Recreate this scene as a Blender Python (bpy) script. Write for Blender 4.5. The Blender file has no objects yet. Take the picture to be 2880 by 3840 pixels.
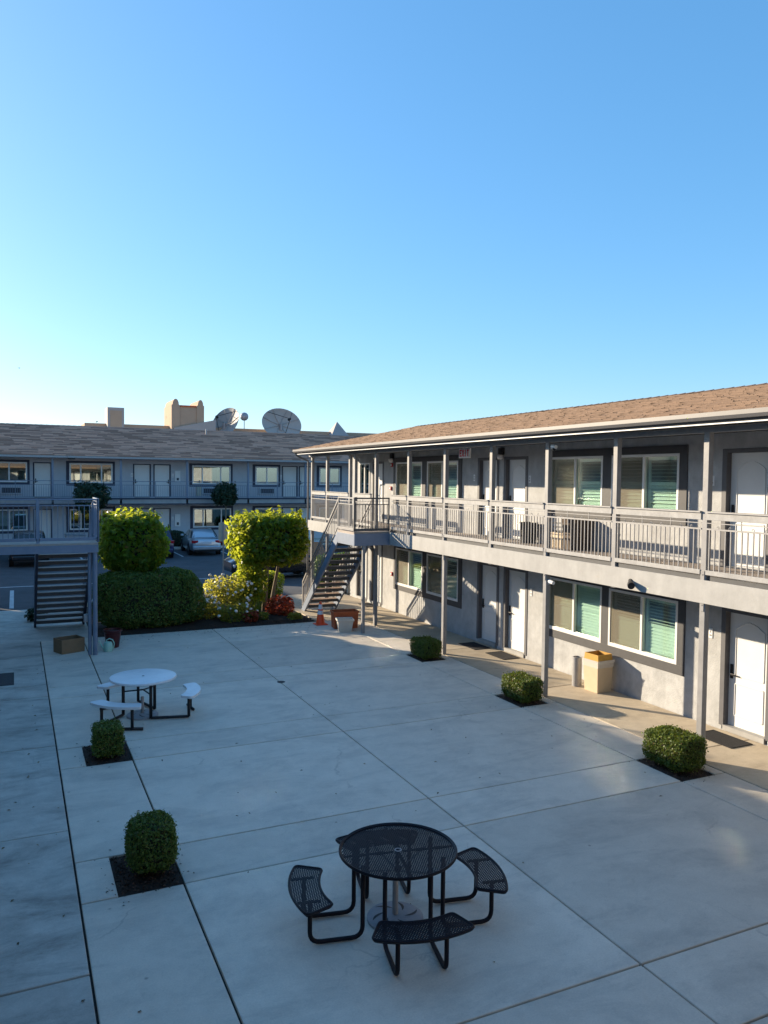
import bpy, math, random
import numpy as np
from mathutils import Vector, Matrix

random.seed(7)
rng = np.random.default_rng(11)
SC = bpy.context.scene
COL = SC.collection
R = math.radians

# ------------------------------------------------------------------ camera, sky, sun, exposure
CAM_Z = 4.52
cd = bpy.data.cameras.new("camera")
cd.sensor_fit = 'VERTICAL'
cd.sensor_height = 36.0
cd.lens = 2953.3 / 3840 * 36.0
cd.clip_start = 0.1
cd.clip_end = 3000
cam = bpy.data.objects.new("camera", cd)
COL.objects.link(cam)
yaw, pitch, roll = 0.438017, -0.0419725, 0.0105627
f = Vector((math.sin(yaw) * math.cos(pitch), math.cos(yaw) * math.cos(pitch), math.sin(pitch)))
r0 = Vector((math.cos(yaw), -math.sin(yaw), 0))
u0 = r0.cross(f)
r_ = r0 * math.cos(roll) + u0 * math.sin(roll)
u_ = -r0 * math.sin(roll) + u0 * math.cos(roll)
cam.matrix_world = Matrix(((r_.x, u_.x, -f.x, 0), (r_.y, u_.y, -f.y, 0), (r_.z, u_.z, -f.z, CAM_Z), (0, 0, 0, 1)))
SC.camera = cam

SUN_EL = R(15.4)
SUN_AZ = R(36.0)          # west of +Y
world = bpy.data.worlds.new("World")
SC.world = world
world.use_nodes = True
wn = world.node_tree.nodes
wl = world.node_tree.links
bg = wn["Background"]
sky = wn.new("ShaderNodeTexSky")
sky.sky_type = 'NISHITA'
sky.sun_disc = False
sky.sun_elevation = SUN_EL
sky.sun_rotation = -SUN_AZ
sky.altitude = 0
sky.air_density = 1.0
sky.dust_density = 0.7
sky.ozone_density = 6.0
gm = wn.new("ShaderNodeGamma")
gm.inputs[1].default_value = 0.60
hs = wn.new("ShaderNodeHueSaturation")
hs.inputs["Saturation"].default_value = 1.28
wl.new(sky.outputs[0], gm.inputs[0])
wl.new(gm.outputs[0], hs.inputs["Color"])
wl.new(hs.outputs[0], bg.inputs[0])
bg.inputs[1].default_value = 0.091

sd = bpy.data.lights.new("sun", 'SUN')
sd.energy = 2.0
sd.angle = R(0.53)
sd.color = (1.0, 0.83, 0.60)
sun = bpy.data.objects.new("sun", sd)
COL.objects.link(sun)
to_sun = Vector((-math.sin(SUN_AZ) * math.cos(SUN_EL), math.cos(SUN_AZ) * math.cos(SUN_EL), math.sin(SUN_EL)))
sun.rotation_euler = (-to_sun).to_track_quat('-Z', 'Y').to_euler()
sun.location = (-30, 45, 30)

SC.view_settings.view_transform = 'Standard'
SC.view_settings.look = 'None'
SC.view_settings.gamma = 1
SC.view_settings.exposure = 2.38
SC.view_settings.use_curve_mapping = False
SC.cycles.blur_glossy = 0.0
SC.cycles.sample_clamp_indirect = 60.0
SC.cycles.diffuse_bounces = 6
SC.cycles.use_adaptive_sampling = False

# ------------------------------------------------------------------ materials
def srgb(r, g, b):
    q = lambda c: ((c / 255) / 12.92 if c / 255 < 0.04045 else (((c / 255) + 0.055) / 1.055) ** 2.4)
    return (q(r), q(g), q(b))

def pm(name, col, rough=0.6, var=0.12, scale=5.0, bump=0.0, bscale=80.0, metal=0.0, spec=0.4, island=0.0, coat=0.0, var2=0.0, scale2=0.7, stretch=None, streak=0.0):
    m = bpy.data.materials.new(name)
    m.use_nodes = True
    N, L = m.node_tree.nodes, m.node_tree.links
    b = N["Principled BSDF"]
    b.inputs["Roughness"].default_value = rough
    b.inputs["Metallic"].default_value = metal
    b.inputs["Specular IOR Level"].default_value = spec
    b.inputs["Coat Weight"].default_value = coat
    b.inputs["Coat Roughness"].default_value = 0.05
    geo = N.new("ShaderNodeNewGeometry")
    pos = geo.outputs["Position"]
    if stretch:
        mp = N.new("ShaderNodeMapping")
        mp.inputs["Scale"].default_value = stretch
        L.new(pos, mp.inputs[0])
        pos = mp.outputs[0]
    cur = None
    def mul(a, fac_out, lo, hi):
        mr = N.new("ShaderNodeMapRange")
        mr.inputs[1].default_value = 0.25
        mr.inputs[2].default_value = 0.75
        mr.inputs[3].default_value = lo
        mr.inputs[4].default_value = hi
        L.new(fac_out, mr.inputs[0])
        v = N.new("ShaderNodeVectorMath")
        v.operation = 'SCALE'
        if a is None:
            v.inputs[0].default_value = col[:3]
        else:
            L.new(a, v.inputs[0])
        L.new(mr.outputs[0], v.inputs[3])
        return v.outputs[0]
    if var:
        nz = N.new("ShaderNodeTexNoise")
        nz.inputs["Scale"].default_value = scale
        nz.inputs["Detail"].default_value = 6
        nz.inputs["Roughness"].default_value = 0.65
        L.new(pos, nz.inputs["Vector"])
        cur = mul(cur, nz.outputs[0], 1 - var, 1 + var)
    if var2:
        nz2 = N.new("ShaderNodeTexNoise")
        nz2.inputs["Scale"].default_value = scale2
        nz2.inputs["Detail"].default_value = 8
        nz2.inputs["Roughness"].default_value = 0.7
        nz2.inputs["Distortion"].default_value = 0.4
        L.new(pos, nz2.inputs["Vector"])
        cur = mul(cur, nz2.outputs[0], 1 - var2, 1 + var2)
    if streak:
        mp2 = N.new("ShaderNodeMapping"); mp2.inputs["Scale"].default_value = (4.0, 4.0, 0.35)
        L.new(geo.outputs["Position"], mp2.inputs[0])
        nz3 = N.new("ShaderNodeTexNoise"); nz3.inputs["Scale"].default_value = 1.0; nz3.inputs["Detail"].default_value = 7; nz3.inputs["Roughness"].default_value = 0.7
        L.new(mp2.outputs[0], nz3.inputs["Vector"])
        cur = mul(cur, nz3.outputs[0], 1 - streak, 1 + streak)
    if island:
        cur = mul(cur, geo.outputs["Random Per Island"], 1 - island, 1 + island)
    if cur is None:
        b.inputs["Base Color"].default_value = (*col[:3], 1)
    else:
        L.new(cur, b.inputs["Base Color"])
    if bump:
        nb = N.new("ShaderNodeTexNoise")
        nb.inputs["Scale"].default_value = bscale
        nb.inputs["Detail"].default_value = 4
        L.new(geo.outputs["Position"], nb.inputs["Vector"])
        bp = N.new("ShaderNodeBump")
        bp.inputs["Strength"].default_value = bump
        bp.inputs["Distance"].default_value = 0.01
        L.new(nb.outputs[0], bp.inputs["Height"])
        L.new(bp.outputs[0], b.inputs["Normal"])
    return m

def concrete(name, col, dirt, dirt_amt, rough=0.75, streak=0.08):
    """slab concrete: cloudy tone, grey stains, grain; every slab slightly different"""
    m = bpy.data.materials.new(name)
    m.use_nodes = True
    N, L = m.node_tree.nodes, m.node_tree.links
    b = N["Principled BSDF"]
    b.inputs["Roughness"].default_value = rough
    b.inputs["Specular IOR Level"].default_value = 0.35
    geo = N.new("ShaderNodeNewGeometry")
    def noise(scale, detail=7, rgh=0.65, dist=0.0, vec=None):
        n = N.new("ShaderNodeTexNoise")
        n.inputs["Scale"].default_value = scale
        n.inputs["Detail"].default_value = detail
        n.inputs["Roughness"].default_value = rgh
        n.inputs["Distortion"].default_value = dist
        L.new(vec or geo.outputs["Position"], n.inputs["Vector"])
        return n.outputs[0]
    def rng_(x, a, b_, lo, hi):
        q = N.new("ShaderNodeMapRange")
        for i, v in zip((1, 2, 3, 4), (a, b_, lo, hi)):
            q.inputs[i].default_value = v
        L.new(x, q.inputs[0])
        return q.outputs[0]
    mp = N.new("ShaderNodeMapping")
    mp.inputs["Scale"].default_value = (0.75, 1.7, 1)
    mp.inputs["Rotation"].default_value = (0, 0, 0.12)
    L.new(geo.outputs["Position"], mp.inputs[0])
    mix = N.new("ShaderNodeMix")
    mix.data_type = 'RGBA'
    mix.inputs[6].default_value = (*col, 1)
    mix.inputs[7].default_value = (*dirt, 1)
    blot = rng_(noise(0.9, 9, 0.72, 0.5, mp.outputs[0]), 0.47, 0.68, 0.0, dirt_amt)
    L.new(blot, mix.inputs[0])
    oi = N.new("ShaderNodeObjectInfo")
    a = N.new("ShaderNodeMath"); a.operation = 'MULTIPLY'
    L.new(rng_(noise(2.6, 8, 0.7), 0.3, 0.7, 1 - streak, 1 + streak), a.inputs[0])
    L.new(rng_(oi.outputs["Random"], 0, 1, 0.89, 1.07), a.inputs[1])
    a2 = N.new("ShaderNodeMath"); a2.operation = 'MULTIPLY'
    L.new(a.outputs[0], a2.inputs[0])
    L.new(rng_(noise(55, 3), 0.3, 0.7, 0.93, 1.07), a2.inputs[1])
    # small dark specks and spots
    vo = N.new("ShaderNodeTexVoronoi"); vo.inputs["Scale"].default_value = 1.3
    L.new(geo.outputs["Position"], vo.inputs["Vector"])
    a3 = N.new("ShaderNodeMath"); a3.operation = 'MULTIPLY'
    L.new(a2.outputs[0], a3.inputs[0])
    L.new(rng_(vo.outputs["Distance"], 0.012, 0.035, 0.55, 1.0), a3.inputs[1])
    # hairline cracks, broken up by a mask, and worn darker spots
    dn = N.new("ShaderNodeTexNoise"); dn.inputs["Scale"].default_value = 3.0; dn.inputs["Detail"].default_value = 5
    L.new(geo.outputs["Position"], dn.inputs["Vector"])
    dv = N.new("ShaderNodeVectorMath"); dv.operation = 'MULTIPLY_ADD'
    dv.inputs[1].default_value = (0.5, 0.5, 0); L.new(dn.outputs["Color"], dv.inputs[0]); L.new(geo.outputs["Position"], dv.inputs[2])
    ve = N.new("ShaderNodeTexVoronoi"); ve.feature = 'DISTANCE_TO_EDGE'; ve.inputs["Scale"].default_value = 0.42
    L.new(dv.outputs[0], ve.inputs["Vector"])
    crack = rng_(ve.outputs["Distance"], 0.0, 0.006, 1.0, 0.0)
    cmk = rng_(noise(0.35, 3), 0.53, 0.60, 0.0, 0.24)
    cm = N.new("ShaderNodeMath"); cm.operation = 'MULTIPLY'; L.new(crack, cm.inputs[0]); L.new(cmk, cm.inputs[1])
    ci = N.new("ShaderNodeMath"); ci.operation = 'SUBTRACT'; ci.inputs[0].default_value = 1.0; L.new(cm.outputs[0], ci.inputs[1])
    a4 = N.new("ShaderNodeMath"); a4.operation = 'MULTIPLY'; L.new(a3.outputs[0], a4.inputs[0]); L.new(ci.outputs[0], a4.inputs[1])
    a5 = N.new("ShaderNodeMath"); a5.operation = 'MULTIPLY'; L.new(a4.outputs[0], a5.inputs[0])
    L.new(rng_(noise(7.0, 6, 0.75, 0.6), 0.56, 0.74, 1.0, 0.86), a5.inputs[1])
    v = N.new("ShaderNodeVectorMath"); v.operation = 'SCALE'
    L.new(mix.outputs[2], v.inputs[0])
    L.new(a5.outputs[0], v.inputs[3])
    L.new(v.outputs[0], b.inputs["Base Color"])
    bp = N.new("ShaderNodeBump")
    bp.inputs["Strength"].default_value = 0.25
    bp.inputs["Distance"].default_value = 0.004
    L.new(noise(90, 4), bp.inputs["Height"])
    L.new(bp.outputs[0], b.inputs["Normal"])
    return m

def foliage(name, c1, c2, trans=0.35, tcol=None, rough=0.45):
    m = bpy.data.materials.new(name)
    m.use_nodes = True
    N, L = m.node_tree.nodes, m.node_tree.links
    out = N["Material Output"]
    b = N["Principled BSDF"]
    b.inputs["Roughness"].default_value = rough
    b.inputs["Specular IOR Level"].default_value = 0.35
    geo = N.new("ShaderNodeNewGeometry")
    mx = N.new("ShaderNodeMix"); mx.data_type = 'RGBA'
    mx.inputs[6].default_value = (*c1, 1)
    mx.inputs[7].default_value = (*c2, 1)
    nz = N.new("ShaderNodeTexNoise"); nz.inputs["Scale"].default_value = 4.0; nz.inputs["Detail"].default_value = 4
    L.new(geo.outputs["Position"], nz.inputs["Vector"])
    ad = N.new("ShaderNodeMath"); ad.operation = 'ADD'
    L.new(geo.outputs["Random Per Island"], ad.inputs[0])
    L.new(nz.outputs[0], ad.inputs[1])
    mr = N.new("ShaderNodeMapRange"); mr.inputs[1].default_value = 0.3; mr.inputs[2].default_value = 1.5
    L.new(ad.outputs[0], mr.inputs[0])
    L.new(mr.outputs[0], mx.inputs[0])
    dead = N.new("ShaderNodeMath"); dead.operation = 'GREATER_THAN'; dead.inputs[1].default_value = 0.955
    fr_ = N.new("ShaderNodeMath"); fr_.operation = 'FRACT'
    f7 = N.new("ShaderNodeMath"); f7.operation = 'MULTIPLY'; f7.inputs[1].default_value = 17.3
    L.new(geo.outputs["Random Per Island"], f7.inputs[0]); L.new(f7.outputs[0], fr_.inputs[0]); L.new(fr_.outputs[0], dead.inputs[0])
    mb = N.new("ShaderNodeMix"); mb.data_type = 'RGBA'; mb.inputs[7].default_value = (0.16, 0.10, 0.04, 1)
    L.new(dead.outputs[0], mb.inputs[0]); L.new(mx.outputs[2], mb.inputs[6])
    L.new(mb.outputs[2], b.inputs["Base Color"])
    if trans:
        t = N.new("ShaderNodeBsdfTranslucent")
        t.inputs[0].default_value = (*(tcol or c2), 1)
        ms = N.new("ShaderNodeMixShader")
        ms.inputs[0].default_value = trans
        L.new(b.outputs[0], ms.inputs[1])
        L.new(t.outputs[0], ms.inputs[2])
        L.new(ms.outputs[0], out.inputs[0])
    return m

def glass_mat(name, tint, refl=0.16, rough=0.03):
    m = bpy.data.materials.new(name)
    m.use_nodes = True
    N, L = m.node_tree.nodes, m.node_tree.links
    N.remove(N["Principled BSDF"])
    t = N.new("ShaderNodeBsdfTransparent"); t.inputs[0].default_value = (*tint, 1)
    g = N.new("ShaderNodeBsdfGlossy"); g.inputs["Roughness"].default_value = rough
    g.inputs["Color"].default_value = (0.95, 0.98, 0.97, 1)
    lw = N.new("ShaderNodeLayerWeight"); lw.inputs[0].default_value = 0.5
    pw = N.new("ShaderNodeMath"); pw.operation = 'POWER'; pw.inputs[1].default_value = 4.0
    L.new(lw.outputs["Facing"], pw.inputs[0])
    mr = N.new("ShaderNodeMapRange"); mr.inputs[3].default_value = refl; mr.inputs[4].default_value = 1.0
    L.new(pw.outputs[0], mr.inputs[0])
    mx = N.new("ShaderNodeMixShader")
    L.new(mr.outputs[0], mx.inputs[0])
    L.new(t.outputs[0], mx.inputs[1])
    L.new(g.outputs[0], mx.inputs[2])
    L.new(mx.outputs[0], N["Material Output"].inputs[0])
    return m

def screen_mat(name, col, alpha):
    m = bpy.data.materials.new(name)
    m.use_nodes = True
    N, L = m.node_tree.nodes, m.node_tree.links
    b = N["Principled BSDF"]
    b.inputs["Base Color"].default_value = (*col, 1)
    b.inputs["Roughness"].default_value = 0.7
    b.inputs["Alpha"].default_value = alpha
    return m

M = dict(
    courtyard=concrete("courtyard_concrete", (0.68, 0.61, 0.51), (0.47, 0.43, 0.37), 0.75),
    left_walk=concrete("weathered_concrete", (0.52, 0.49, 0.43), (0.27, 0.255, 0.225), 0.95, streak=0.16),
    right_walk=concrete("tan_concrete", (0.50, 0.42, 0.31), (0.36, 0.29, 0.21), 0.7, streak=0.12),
    joint=pm("joint_filler", (0.022, 0.021, 0.02), 0.95, 0.3, 8),
    asphalt=pm("asphalt", (0.075, 0.078, 0.085), 0.9, 0.2, 1.2, 0.5, 60, var2=0.3, scale2=0.35),
    ground=pm("dusty_ground", (0.16, 0.15, 0.13), 0.95, 0.2, 0.3),
    paint_line=pm("road_paint", (0.55, 0.56, 0.56), 0.8, 0.2, 6, var2=0.2, scale2=2),
    soil=pm("dark_mulch_soil", (0.035, 0.024, 0.018), 0.95, 0.4, 25, 0.8, 60),
    mulch=pm("mulch_chips", (0.06, 0.035, 0.024), 0.9, 0.3, 30, island=0.6),
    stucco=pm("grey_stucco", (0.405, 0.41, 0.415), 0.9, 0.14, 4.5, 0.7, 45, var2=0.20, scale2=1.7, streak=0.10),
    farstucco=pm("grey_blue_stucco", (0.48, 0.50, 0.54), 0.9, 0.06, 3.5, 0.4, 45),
    trim=pm("charcoal_trim", (0.062, 0.062, 0.068), 0.6, 0.12, 8, 0.1, 60),
    doorframe=pm("door_frame_paint", (0.11, 0.11, 0.12), 0.55, 0.1, 8),
    navytrim=pm("navy_trim", (0.035, 0.042, 0.075), 0.6, 0.12, 8),
    post=pm("grey_post_paint", (0.25, 0.245, 0.245), 0.5, 0.14, 6, 0.1, 40, var2=0.14, scale2=2.5),
    bluepost=pm("slate_blue_paint", (0.185, 0.225, 0.30), 0.5, 0.12, 6),
    rail=pm("grey_rail_paint", (0.30, 0.29, 0.285), 0.45, 0.15, 10),
    railboard=pm("weathered_grey_board", (0.31, 0.305, 0.30), 0.6, 0.18, 9, 0.1, 60, var2=0.15, scale2=3),
    darkrail=pm("dark_rail_paint", (0.075, 0.078, 0.085), 0.45, 0.15, 10),
    fascia=pm("fascia_paint", (0.335, 0.33, 0.32), 0.65, 0.10, 4, 0.2, 50, var2=0.12, scale2=1.5, streak=0.10),
    gutter=pm("gutter_metal", (0.16, 0.152, 0.15), 0.4, 0.08, 5),
    white=pm("white_paint", (0.74, 0.74, 0.74), 0.45, 0.04, 5),
    door=pm("door_paint", (0.70, 0.70, 0.69), 0.45, 0.04, 3),
    vinyl=pm("white_vinyl", (0.74, 0.74, 0.73), 0.35, 0.03, 5),
    louver=pm("shutter_louver", (0.78, 0.79, 0.77), 0.5, 0.05, 8),
    soffit=pm("soffit_shade_tone", (0.075, 0.078, 0.085), 0.8, 0.1, 4),  # shade under the eave and walkway put into this dark grey
    shingle=pm("tan_shingle", (0.205, 0.136, 0.093), 0.95, 0.14, 14, 0.6, 50, island=0.12),
    farshingle=pm("brown_shingle", (0.47, 0.255, 0.18), 0.95, 0.15, 10, 0.6, 50, island=0.32),
    deck=pm("deck_concrete", (0.40, 0.34, 0.29), 0.85, 0.15, 5, 0.2, 50),
    tread=pm("tan_tread", (0.30, 0.20, 0.14), 0.8, 0.2, 8, 0.2, 60),
    black=pm("black_coating", (0.012, 0.009, 0.013), 0.5, 0.2, 12, spec=0.22),
    blackmetal=pm("black_metal", (0.015, 0.015, 0.018), 0.4, 0.15, 10),
    steel=pm("brushed_steel", (0.5, 0.49, 0.47), 0.35, 0.1, 30, metal=0.9),
    greymetal=pm("galvanized_grey", (0.33, 0.33, 0.34), 0.5, 0.12, 12, metal=0.3),
    tabletop=pm("white_fibreglass", (0.76, 0.77, 0.78), 0.35, 0.06, 4, var2=0.10, scale2=2.5, spec=0.5),
    base=pm("umbrella_base_stone", (0.30, 0.31, 0.33), 0.6, 0.15, 12),
    bark=pm("pale_bark", (0.20, 0.16, 0.11), 0.9, 0.3, 12, 0.6, 40),
    twig=pm("dark_twig", (0.03, 0.028, 0.016), 0.95, 0.3, 12),
    card=pm("cardboard", (0.27, 0.17, 0.095), 0.85, 0.12, 6),
    cardin=pm("cardboard_inside", (0.20, 0.125, 0.07), 0.9, 0.12, 6),
    yellowcard=pm("yellow_cardboard", (0.52, 0.30, 0.07), 0.8, 0.1, 6),
    bag=screen_mat("clear_bag", (0.8, 0.8, 0.78), 0.45),
    tanbin=pm("tan_plastic", (0.58, 0.46, 0.31), 0.6, 0.06, 5),
    brownbin=pm("brown_plastic", (0.075, 0.05, 0.035), 0.55, 0.15, 8),
    mint=pm("mint_plastic", (0.38, 0.62, 0.52), 0.4, 0.05, 6),
    maroon=pm("maroon_glaze", (0.075, 0.012, 0.014), 0.3, 0.15, 8),
    terracotta=pm("terracotta_plastic", (0.45, 0.105, 0.035), 0.55, 0.1, 6),
    whitebin=pm("pale_grey_plastic", (0.55, 0.52, 0.46), 0.6, 0.08, 6),
    orange=pm("cone_orange", (0.92, 0.085, 0.02), 0.45, 0.08, 8),
    reflect=pm("cone_collar", (0.72, 0.68, 0.68), 0.4, 0.06, 10),
    mat=pm("black_doormat", (0.022, 0.021, 0.023), 0.95, 0.3, 40, 0.8, 120),
    red=pm("alarm_red", (0.45, 0.03, 0.03), 0.4, 0.05, 5),
    exitred=pm("exit_letters", (0.75, 0.04, 0.05), 0.5, 0.05, 5),
    sign=pm("weathered_sign_back", (0.50, 0.47, 0.38), 0.5, 0.1, 8),
    rubber=pm("tyre_rubber", (0.015, 0.015, 0.016), 0.85, 0.1, 20),
    silver=pm("silver_car_paint", (0.42, 0.48, 0.54), 0.28, 0.02, 3, metal=0.55, coat=1.0),
    navy=pm("navy_car_paint", (0.02, 0.022, 0.085), 0.25, 0.02, 3, coat=1.0),
    blackcar=pm("black_car_paint", (0.012, 0.012, 0.016), 0.22, 0.02, 3, coat=1.0),
    carglass=pm("car_glass", (0.02, 0.028, 0.034), 0.06, 0, spec=0.8),
    taillight=pm("tail_light_red", (0.35, 0.01, 0.02), 0.2, 0.05, 5, coat=1.0),
    plate=pm("licence_plate", (0.62, 0.64, 0.68), 0.4, 0.05, 5),
    beige=pm("beige_stucco", (0.42, 0.30, 0.21), 0.9, 0.06, 1.0),
    beigeroof=pm("pale_roof_metal", (0.36, 0.33, 0.31), 0.7, 0.06, 1.0),
    dish=pm("dish_white_paint", (0.40, 0.37, 0.34), 0.6, 0.05, 2),
    dark=pm("dark_interior", (0.02, 0.02, 0.022), 0.9, 0.1, 3),
    curtain=pm("curtain_cloth", (0.42, 0.41, 0.37), 0.9, 0.08, 3, stretch=(12, 12, 0.3)),
    ac=pm("ac_grille", (0.05, 0.055, 0.07), 0.6, 0.1, 20),
    rose=pm("rose_petal", (0.80, 0.70, 0.62), 0.6, 0.05, 10, island=0.12),
    hood=pm("black_lamp_hood", (0.015, 0.015, 0.017), 0.5, 0.1, 10),
    litter=pm("dry_leaf", (0.16, 0.11, 0.05), 0.8, 0.2, 20, island=0.5),
    feather=pm("black_feather", (0.01, 0.01, 0.012), 0.7, 0.1, 10),
)
M['glass_green'] = glass_mat("tinted_window_glass", (0.86, 0.96, 0.91), 0.17, 0.08)
M['glass_dark'] = glass_mat("far_window_glass", (0.35, 0.55, 0.50), 0.30, 0.02)
M['screen'] = screen_mat("insect_screen", (0.26, 0.22, 0.15), 0.33)
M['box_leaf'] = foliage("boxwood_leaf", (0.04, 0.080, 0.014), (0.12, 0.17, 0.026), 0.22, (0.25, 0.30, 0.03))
M['box_leaf_l'] = foliage("boxwood_leaf_shade_lift", (0.06, 0.11, 0.022), (0.15, 0.20, 0.035), 0.22, (0.2, 0.3, 0.04))  # paler boxwood copy, lightened in colour for the left hedges in shade
M['tree_leaf'] = foliage("laurel_leaf", (0.025, 0.070, 0.008), (0.085, 0.17, 0.02), 0.45, (0.66, 0.72, 0.05), 0.35)
M['hedge_leaf'] = foliage("hedge_leaf", (0.055, 0.13, 0.028), (0.16, 0.21, 0.042), 0.28, (0.16, 0.24, 0.03))
M['rose_leaf'] = foliage("rose_leaf", (0.06, 0.11, 0.02), (0.22, 0.24, 0.06), 0.45, (0.75, 0.70, 0.10))
M['dark_leaf'] = foliage("dark_leaf", (0.012, 0.035, 0.022), (0.03, 0.065, 0.030), 0.15, (0.05, 0.12, 0.05))
M['red_leaf'] = foliage("red_leaf", (0.16, 0.018, 0.012), (0.35, 0.075, 0.03), 0.35, (0.6, 0.12, 0.05))
M['strap_leaf'] = foliage("strap_leaf", (0.06, 0.13, 0.02), (0.14, 0.22, 0.03), 0.4, (0.45, 0.55, 0.05))

# ------------------------------------------------------------------ mesh helpers
WLOC = {}          # world location of a parent, for parts given in world coordinates

def wl_of(o):
    return WLOC.get(o.name, Vector((0, 0, 0))) if o else Vector((0, 0, 0))

class MB:
    def __init__(s):
        s.v = []; s.f = []
    def add(s, vs, fs):
        o = len(s.v)
        s.v += [tuple(v) for v in vs]
        s.f += [tuple(i + o for i in q) for q in fs]
        return s
    def box(s, x0, x1, y0, y1, z0, z1):
        if x0 > x1: x0, x1 = x1, x0
        if y0 > y1: y0, y1 = y1, y0
        if z0 > z1: z0, z1 = z1, z0
        return s.add([(x0, y0, z0), (x1, y0, z0), (x1, y1, z0), (x0, y1, z0), (x0, y0, z1), (x1, y0, z1), (x1, y1, z1), (x0, y1, z1)],
                     [(0, 3, 2, 1), (4, 5, 6, 7), (0, 1, 5, 4), (1, 2, 6, 5), (2, 3, 7, 6), (3, 0, 4, 7)])
    def bar(s, a, b, w, h, up=(0, 0, 1)):
        a, b = Vector(a), Vector(b)
        d = (b - a).normalized()
        up = Vector(up)
        if abs(d.dot(up)) > 0.98: up = Vector((0, 1, 0))
        x = d.cross(up).normalized(); y = x.cross(d)
        vs = []
        for p in (a, b):
            for sx, sy in ((-1, -1), (1, -1), (1, 1), (-1, 1)):
                vs.append(p + x * (sx * w / 2) + y * (sy * h / 2))
        return s.add(vs, [(0, 1, 2, 3), (7, 6, 5, 4), (0, 4, 5, 1), (1, 5, 6, 2), (2, 6, 7, 3), (3, 7, 4, 0)])
    def tube(s, pts, r, n=8, closed=False):
        pts = [Vector(p) for p in pts]
        k = len(pts)
        rr = r if isinstance(r, (list, tuple)) else [r] * k
        rings = []
        ref = None
        for i, p in enumerate(pts):
            if closed: d = pts[(i + 1) % k] - pts[i - 1]
            else: d = pts[min(i + 1, k - 1)] - pts[max(i - 1, 0)]
            d.normalize()
            if ref is None:
                ref = Vector((0, 0, 1)) if abs(d.z) < 0.9 else Vector((1, 0, 0))
            x = d.cross(ref).normalized(); y = x.cross(d).normalized()
            ref = y
            rings.append([p + (x * math.cos(t) + y * math.sin(t)) * rr[i] for t in [2 * math.pi * j / n for j in range(n)]])
        vs = [q for g in rings for q in g]
        fs = []
        for i in range(k if closed else k - 1):
            a, b = i * n, ((i + 1) % k) * n
            for j in range(n):
                fs.append((a + j, a + (j + 1) % n, b + (j + 1) % n, b + j))
        if not closed:
            fs.append(tuple(range(n - 1, -1, -1)))
            fs.append(tuple(range((k - 1) * n, k * n)))
        return s.add(vs, fs)
    def lathe(s, prof, c=(0, 0, 0), n=24, cap=True):
        vs = []; fs = []
        for r, z in prof:
            for j in range(n):
                t = 2 * math.pi * j / n
                vs.append((c[0] + r * math.cos(t), c[1] + r * math.sin(t), c[2] + z))
        for i in range(len(prof) - 1):
            for j in range(n):
                fs.append((i * n + j, i * n + (j + 1) % n, (i + 1) * n + (j + 1) % n, (i + 1) * n + j))
        if cap:
            fs.append(tuple(range(n - 1, -1, -1)))
            fs.append(tuple(range((len(prof) - 1) * n, len(prof) * n)))
        return s.add(vs, fs)
    def prism(s, poly, z0, z1):
        n = len(poly)
        vs = [(x, y, z0) for x, y in poly] + [(x, y, z1) for x, y in poly]
        fs = [tuple(range(n - 1, -1, -1)), tuple(range(n, 2 * n))] + [(i, (i + 1) % n, (i + 1) % n + n, i + n) for i in range(n)]
        return s.add(vs, fs)
    def sweep_poly(s, poly3a, poly3b):
        n = len(poly3a)
        return s.add(list(poly3a) + list(poly3b), [tuple(range(n - 1, -1, -1)), tuple(range(n, 2 * n))] + [(i, (i + 1) % n, (i + 1) % n + n, i + n) for i in range(n)])
    def mesh(s, name, mat, smooth=False, off=None):
        me = bpy.data.meshes.new(name)
        vs = s.v if off is None else [(a - off.x, b - off.y, c - off.z) for a, b, c in s.v]
        me.from_pydata(vs, [], s.f)
        me.materials.append(mat)
        if smooth:
            me.polygons.foreach_set("use_smooth", [True] * len(me.polygons))
        me.update()
        return me
    def build(s, name, mat, parent=None, local=False, smooth=False, bevel=0.0, label=None, cat=None, kind=None, group=None):
        off = None if local or parent is None else wl_of(parent)
        o = bpy.data.objects.new(name, s.mesh(name, mat, smooth, off))
        COL.objects.link(o)
        if parent is not None:
            o.parent = parent
            WLOC[o.name] = wl_of(parent)
        if smooth:
            md = o.modifiers.new("edges", 'EDGE_SPLIT'); md.split_angle = R(38)
        if bevel:
            b = o.modifiers.new("bevel", 'BEVEL'); b.width = bevel; b.segments = 2; b.limit_method = 'ANGLE'
        props(o, label, cat, group, kind)
        return o

def props(o, label=None, cat=None, group=None, kind=None):
    if label: o["label"] = label
    if cat: o["category"] = cat
    if group: o["group"] = group
    if kind: o["kind"] = kind
    return o

def thing(name, loc, label, cat, rz=0.0, group=None):
    o = bpy.data.objects.new(name, None)
    o.empty_display_size = 0.2
    COL.objects.link(o)
    o.location = loc
    o.rotation_euler = (0, 0, rz)
    WLOC[o.name] = Vector(loc)
    return props(o, label, cat, group)

def inst(name, me, parent, loc, rot=(0, 0, 0), world=True, scale=None):
    """one more object sharing mesh data; loc in world coordinates unless world=False"""
    o = bpy.data.objects.new(name, me)
    COL.objects.link(o)
    o.parent = parent
    o.location = Vector(loc) - (wl_of(parent) if world else Vector((0, 0, 0)))
    o.rotation_euler = rot
    if scale: o.scale = scale
    return o

def copy_tree(o, parent=None):
    c = o.copy()
    COL.objects.link(c)
    c.parent = parent
    for ch in list(o.children):
        copy_tree(ch, c)
    return c

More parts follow.
